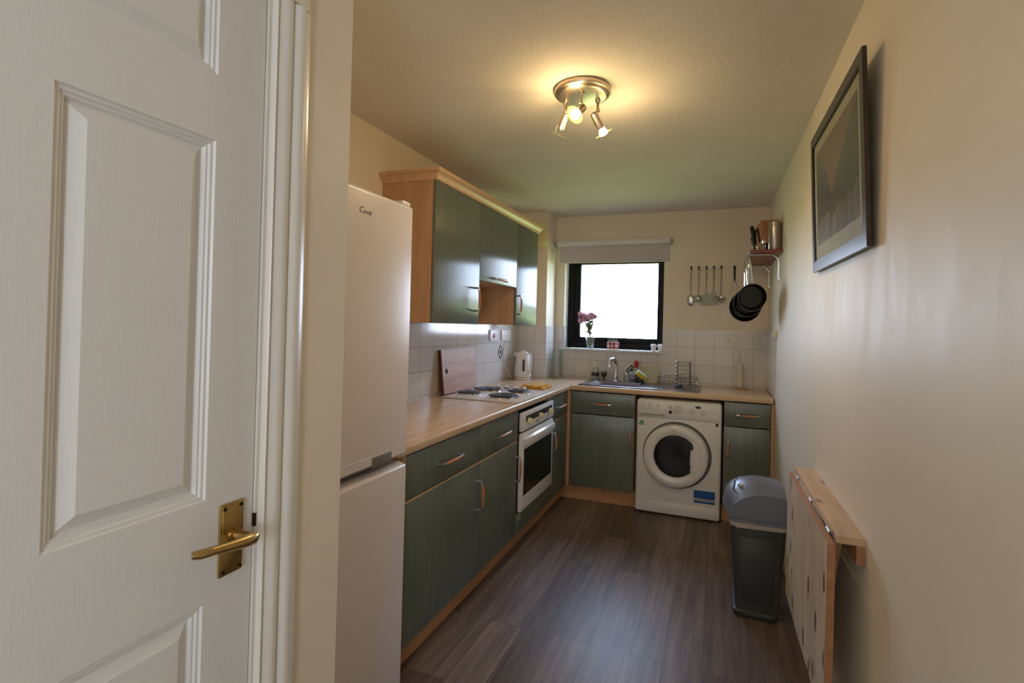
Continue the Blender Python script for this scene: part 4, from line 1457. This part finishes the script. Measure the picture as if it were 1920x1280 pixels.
# ------------------------------------------------------------------ drop-leaf table
tb = thing('drop_leaf_table', 'knotty pine wall-mounted drop-leaf table, leaf hanging down, on the right wall', 'table', (2.04, -2.44, .27))
ya, yb = -2.82, -2.06
obj('fixed_ledge', M().hexa([(2.011, ya, .786), (XR(ya) - .0005, ya, .786), (XR(yb) - .0005, yb, .786), (2.001, yb, .786), (2.011, ya, .806), (XR(ya) - .0005, ya, .806), (XR(yb) - .0005, yb, .806), (2.001, yb, .806)]), 'pine_y', tb)
obj('wall_batten', M().hexa([(XR(ya) - .022, ya + .004, .732), (XR(ya) - .0005, ya + .004, .732), (XR(yb) - .0005, yb - .01, .732), (XR(yb) - .022, yb - .01, .732), (XR(ya) - .022, ya + .004, .785), (XR(ya) - .0005, ya + .004, .785), (XR(yb) - .0005, yb - .01, .785), (XR(yb) - .022, yb - .01, .785)]), 'pine_end', tb)
m = M().hexa([(1.986, ya, .27), (2.007, ya, .27), (1.999, yb, .27), (1.978, yb, .27), (1.988, ya, .781), (2.009, ya, .781), (1.998, yb, .781), (1.978, yb, .781)])
for f in m.bm.faces:
    f.normal_update()
    if f.normal.y < -.7 or f.normal.z > .7:
        f.material_index = 1
obj('drop_leaf', m, ['pine_z', 'pine_end'], tb)
for hy in (-2.72, -2.44, -2.16):
    f = (hy - ya) / (yb - ya)
    xx = 2.009 - .010 * f
    m = M().box(xx - .001, xx + .0025, hy - .022, hy + .022, .772, .790).cone((xx + .0005, hy - .022, .785), (xx + .0005, hy + .022, .785), .003)
    obj('hinge', m, 'metal', tb)
m = M().prism([(2.014, .784), (2.045, .784), (2.032, .70), (2.022, .60), (2.014, .60)], 1, -2.74, -2.715)
obj('swing_bracket', m, 'pine_end', tb)

# ------------------------------------------------------------------ bin
bn = thing('swing_bin', 'grey plastic swing-top bin on the floor beside the pine table', 'bin', (1.88, -1.68, 0))


def loop(x0, x1, y0, y1, z, r=.03, n=5):
    o_ = []
    for (cx_, cy_, a0) in ((x1 - r, y1 - r, 0), (x0 + r, y1 - r, PI / 2), (x0 + r, y0 + r, PI), (x1 - r, y0 + r, 1.5 * PI)):
        for i in range(n):
            a = a0 + PI / 2 * i / (n - 1)
            o_.append((cx_ + r * math.cos(a), cy_ + r * math.sin(a), z))
    return o_ + [o_[0]]


m = M()
m.sheet([loop(1.792, 1.978, -1.812, -1.560, .001), loop(1.784, 1.984, -1.818, -1.552, .012), loop(1.784, 1.984, -1.818, -1.552, .03), loop(1.792, 1.985, -1.815, -1.555, .034), loop(1.762, 2.012, -1.820, -1.500, .448)])
b = m.bm
bmesh.ops.holes_fill(b, edges=[e for e in b.edges if e.is_boundary], sides=60)
bo = obj('bin_body', m, 'bin_body', bn)
obj('side_panel', M().prism([(1.82, .08), (1.95, .08), (1.965, .385), (1.805, .385)], 1, -1.8205, -1.8165, .0015), 'bin_body', bo)
m = M()
m.sheet([loop(1.760, 2.014, -1.822, -1.498, .436), loop(1.757, 2.018, -1.825, -1.495, .446), loop(1.757, 2.018, -1.825, -1.495, .456)])
for v_ in m.bm.verts:
    if v_.co.z < .44:
        v_.co.z += random.uniform(-.010, .004)
obj('bin_liner', m, 'liner', bn)
# lid: swept dome
stat = []
near = [(1.764, .462), (1.770, .505), (1.778, .535), (1.809, .563), (1.845, .580), (1.879, .590), (1.948, .594), (1.985, .592), (2.008, .580), (2.016, .53), (2.018, .462)]
mid = [(1.735, .462), (1.726, .500), (1.735, .545), (1.760, .585), (1.805, .618), (1.880, .636), (1.950, .634), (1.985, .628), (2.008, .605), (2.020, .545), (2.022, .462)]
far = [(1.752, .462), (1.745, .500), (1.752, .540), (1.778, .565), (1.815, .583), (1.880, .594), (1.950, .592), (1.985, .586), (2.006, .575), (2.018, .53), (2.020, .462)]
sec = [(-1.815, near), (-1.805, [(a, z + .004) for a, z in near]), (-1.74, [((p[0] + q[0]) / 2, (p[1] + q[1]) / 2 + .012 * (q[1] > .5)) for p, q in zip(near, mid)]), (-1.66, mid), (-1.58, [((p[0] + q[0]) / 2, (p[1] + q[1]) / 2 + .01 * (q[1] > .5)) for p, q in zip(mid, far)]), (-1.50, far)]
m = M().sheet([[(a, y, z) for a, z in s_] for y, s_ in sec])
b = m.bm
b.verts.ensure_lookup_table()
for s_ in (sec[0], sec[-1]):
    b.faces.new([b.verts.new((a, s_[0], z)) for a, z in s_[1]])
bmesh.ops.remove_doubles(b, verts=b.verts, dist=1e-5)
bmesh.ops.recalc_face_normals(b, faces=b.faces)
ld = obj('lid', m, 'bin_lid', bn, 32)
pts = [(1.752, -1.80, .535), (1.745, -1.74, .563), (1.752, -1.68, .590), (1.775, -1.61, .604), (1.81, -1.55, .606)]
obj('flap_gap', M().tube([(1.792, -1.765, .575), (1.775, -1.73, .583), (1.782, -1.67, .603), (1.80, -1.60, .605), (1.83, -1.55, .602)], .0035, 8), 'matt_black', ld)
obj('flap_button', M().ball((1.808, -1.726, .606), .014, sz=.8), 'chrome', ld)
m = M().sheet([[(1.764, -1.826, .470), (1.85, -1.829, .470), (1.94, -1.829, .470), (2.016, -1.826, .470)], [(1.764, -1.826, .455), (1.85, -1.829, .455), (1.94, -1.829, .455), (2.016, -1.826, .455)]], .004)
obj('lid_rim', m, 'bin_lid', ld)

# ------------------------------------------------------------------ ceiling spotlight cluster
LC = Vector((1.125, -2.385, H))
cl = thing('ceiling_spotlight', 'three-way satin nickel ceiling spotlight on a round plate, two lamps lit', 'ceiling light', LC)
obj('ceiling_plate', M().lathe([(0, -.030), (.095, -.030), (.104, -.028), (.110, -.022), (.118, -.020), (.120, -.016), (.120, -.0005)], LC, (0, 0, 1), 56), 'nickel', cl)


def spot(root, elbow, back, front, lit):
    root, elbow, back, front = map(Vector, (root, elbow, back, front))
    ax = (front - back).normalized()
    L = (front - back).length
    m = M().cone(root, root + Vector((0, 0, -.010)), .012, .010).tube([root, root.lerp(elbow, .5), elbow], .006, 10).ball(elbow, .009, u=12, v=8)
    arm = obj('arm', m, 'nickel', cl)
    m = M().lathe([(0, 0), (.010, .001), (.0165, .006), (.0175, .014), (.0185, L * .72), (.0165, L * .72), (.0155, .018)], back, ax, 24)
    hd_ = obj('spot_head', m, 'nickel', cl)
    side = ax.orthogonal().normalized()
    m = M()
    for a in (0, PI):
        q = Matrix.Rotation(a, 3, ax) @ side
        m.tube([back + ax * L * .6 + q * .0185, front + q * .019], .0018, 6)
    obj('prong', m, 'nickel', hd_)
    obj('glass_disc', M().lathe([(0.020, -.0012), (.039, -.0012), (.0395, 0), (.039, .0012), (.020, .0012)], front, ax, 36), 'glass_green', hd_)
    if lit:
        obj('lamp', M().lathe([(.006, -.022), (.014, -.018), (.0195, -.004), (.0195, .004), (.012, .009), (0, .010)], front - ax * .002, ax, 24), 'bulb', hd_)
        li = bpy.data.lights.new('halogen', 'POINT')
        li.energy = LAMP
        li.color = (1.0, .60, .22)
        li.shadow_soft_size = .03
        lo = bpy.data.objects.new('halogen', li)
        COL.objects.link(lo)
        lo.location = front + ax * .04
        li = bpy.data.lights.new('halogen_beam', 'SPOT')
        li.energy = BEAM
        li.color = (1.0, .74, .44)
        li.spot_size = math.radians(125)
        li.spot_blend = .8
        li.shadow_soft_size = .025
        lo = bpy.data.objects.new('halogen_beam', li)
        COL.objects.link(lo)
        lo.location = front + ax * .02
        lo.rotation_euler = (-ax).to_track_quat('Z', 'Y').to_euler()
    else:
        obj('lamp', M().lathe([(.006, -.022), (.014, -.018), (.0165, -.006), (0, -.004)], front - ax * .016, ax, 24), 'glass', hd_)


LAMP = 3.4
BEAM = 9
zb = H - .030
spot((1.135, -2.43, zb), (1.128, -2.425, 2.312), (1.133, -2.385, 2.310), (1.104, -2.425, 2.262), True)
spot((1.180, -2.330, zb), (1.182, -2.335, 2.306), (1.164, -2.345, 2.298), (1.202, -2.300, 2.218), True)
spot((1.040, -2.350, zb), (1.040, -2.352, 2.312), (1.050, -2.365, 2.300), (1.008, -2.346, 2.217), False)

# ------------------------------------------------------------------ daylight
wd = bpy.data.worlds.new('daylight')
SC.world = wd
wd.use_nodes = True
nt = wd.node_tree
bg = nt.nodes['Background']
tc = nt.nodes.new('ShaderNodeTexCoord')
sp = nt.nodes.new('ShaderNodeSeparateXYZ')
cr = nt.nodes.new('ShaderNodeValToRGB')
mr = nt.nodes.new('ShaderNodeMapRange')
mr.inputs['From Min'].default_value = -1
mr.inputs['From Max'].default_value = 1
nt.links.new(tc.outputs['Generated'], sp.inputs[0])
nt.links.new(sp.outputs[2], mr.inputs['Value'])
nt.links.new(mr.outputs[0], cr.inputs['Fac'])
el = cr.color_ramp.elements
stops = [(0, (.10, .13, .03, 1)), (.25, (.29, .35, .10, 1)), (.47, (.34, .40, .16, 1)), (.49, (.97, 1, 1.05, 1)), (.60, (.82, .93, 1.1, 1)), (1, (.52, .70, 1.05, 1))]
while len(el) < len(stops):
    el.new(.5)
for e, (p, c) in zip(el, stops):
    e.position = p
    e.color = c
nt.links.new(cr.outputs[0], bg.inputs['Color'])
HALL = 48  # strength of the added fill light behind the camera
bg.inputs['Strength'].default_value = 17.0


def area(name, loc, rot, sx, sy, energy, col=(1, 1, 1), portal=False):
    l = bpy.data.lights.new(name, 'AREA')
    l.shape = 'RECTANGLE'
    l.size, l.size_y = sx, sy
    l.energy = energy
    l.color = col
    l.cycles.is_portal = portal
    o = bpy.data.objects.new(name, l)
    COL.objects.link(o)
    o.location = loc
    o.rotation_euler = rot
    return o


area('window_portal', (.8, .2, 1.62), (-PI / 2, 0, 0), .95, .95, 1, portal=True)      # faces into the room (-Y)
area('hall_fill_light', (2.165, -6.5, 1.55), (0, PI / 2, 0), 1.1, 1.1, HALL, (.90, .97, 1.06))  # added fill light, set in the unseen hall window

# ------------------------------------------------------------------ camera
cam = bpy.data.cameras.new('camera')
co = bpy.data.objects.new('camera', cam)
COL.objects.link(co)
f, cx, cy = 941.97, 997.02, 603.18
yaw, pit, rol = .3547, .0075, .0252
cam.sensor_width = 36
cam.sensor_fit = 'HORIZONTAL'
cam.lens = f / 1920 * 36
cam.shift_x = (960 - cx) / 1920
cam.shift_y = -(640 - cy) / 1920
cam.clip_start = .02
fw = Vector((-math.sin(yaw) * math.cos(pit), math.cos(yaw) * math.cos(pit), math.sin(pit)))
rt = Vector((math.cos(yaw), math.sin(yaw), 0))
upv = rt.cross(fw)
r2 = math.cos(rol) * rt + math.sin(rol) * upv
u2 = -math.sin(rol) * rt + math.cos(rol) * upv
Mx = Matrix((r2, u2, -fw)).transposed().to_4x4()
Mx.translation = Vector((1.6853, -4.4496, 1.3739))
co.matrix_world = Mx
SC.camera = co

SC.view_settings.view_transform = 'Standard'
SC.view_settings.look = 'None'
SC.view_settings.exposure = 0.0
SC.view_settings.use_white_balance = True
SC.view_settings.white_balance_temperature = 5600
SC.view_settings.white_balance_tint = 9
SC.cycles.max_bounces = 10
SC.cycles.diffuse_bounces = 6
SC.cycles.transparent_max_bounces = 16
SC.cycles.sample_clamp_indirect = 6
SC.cycles.use_denoising = True
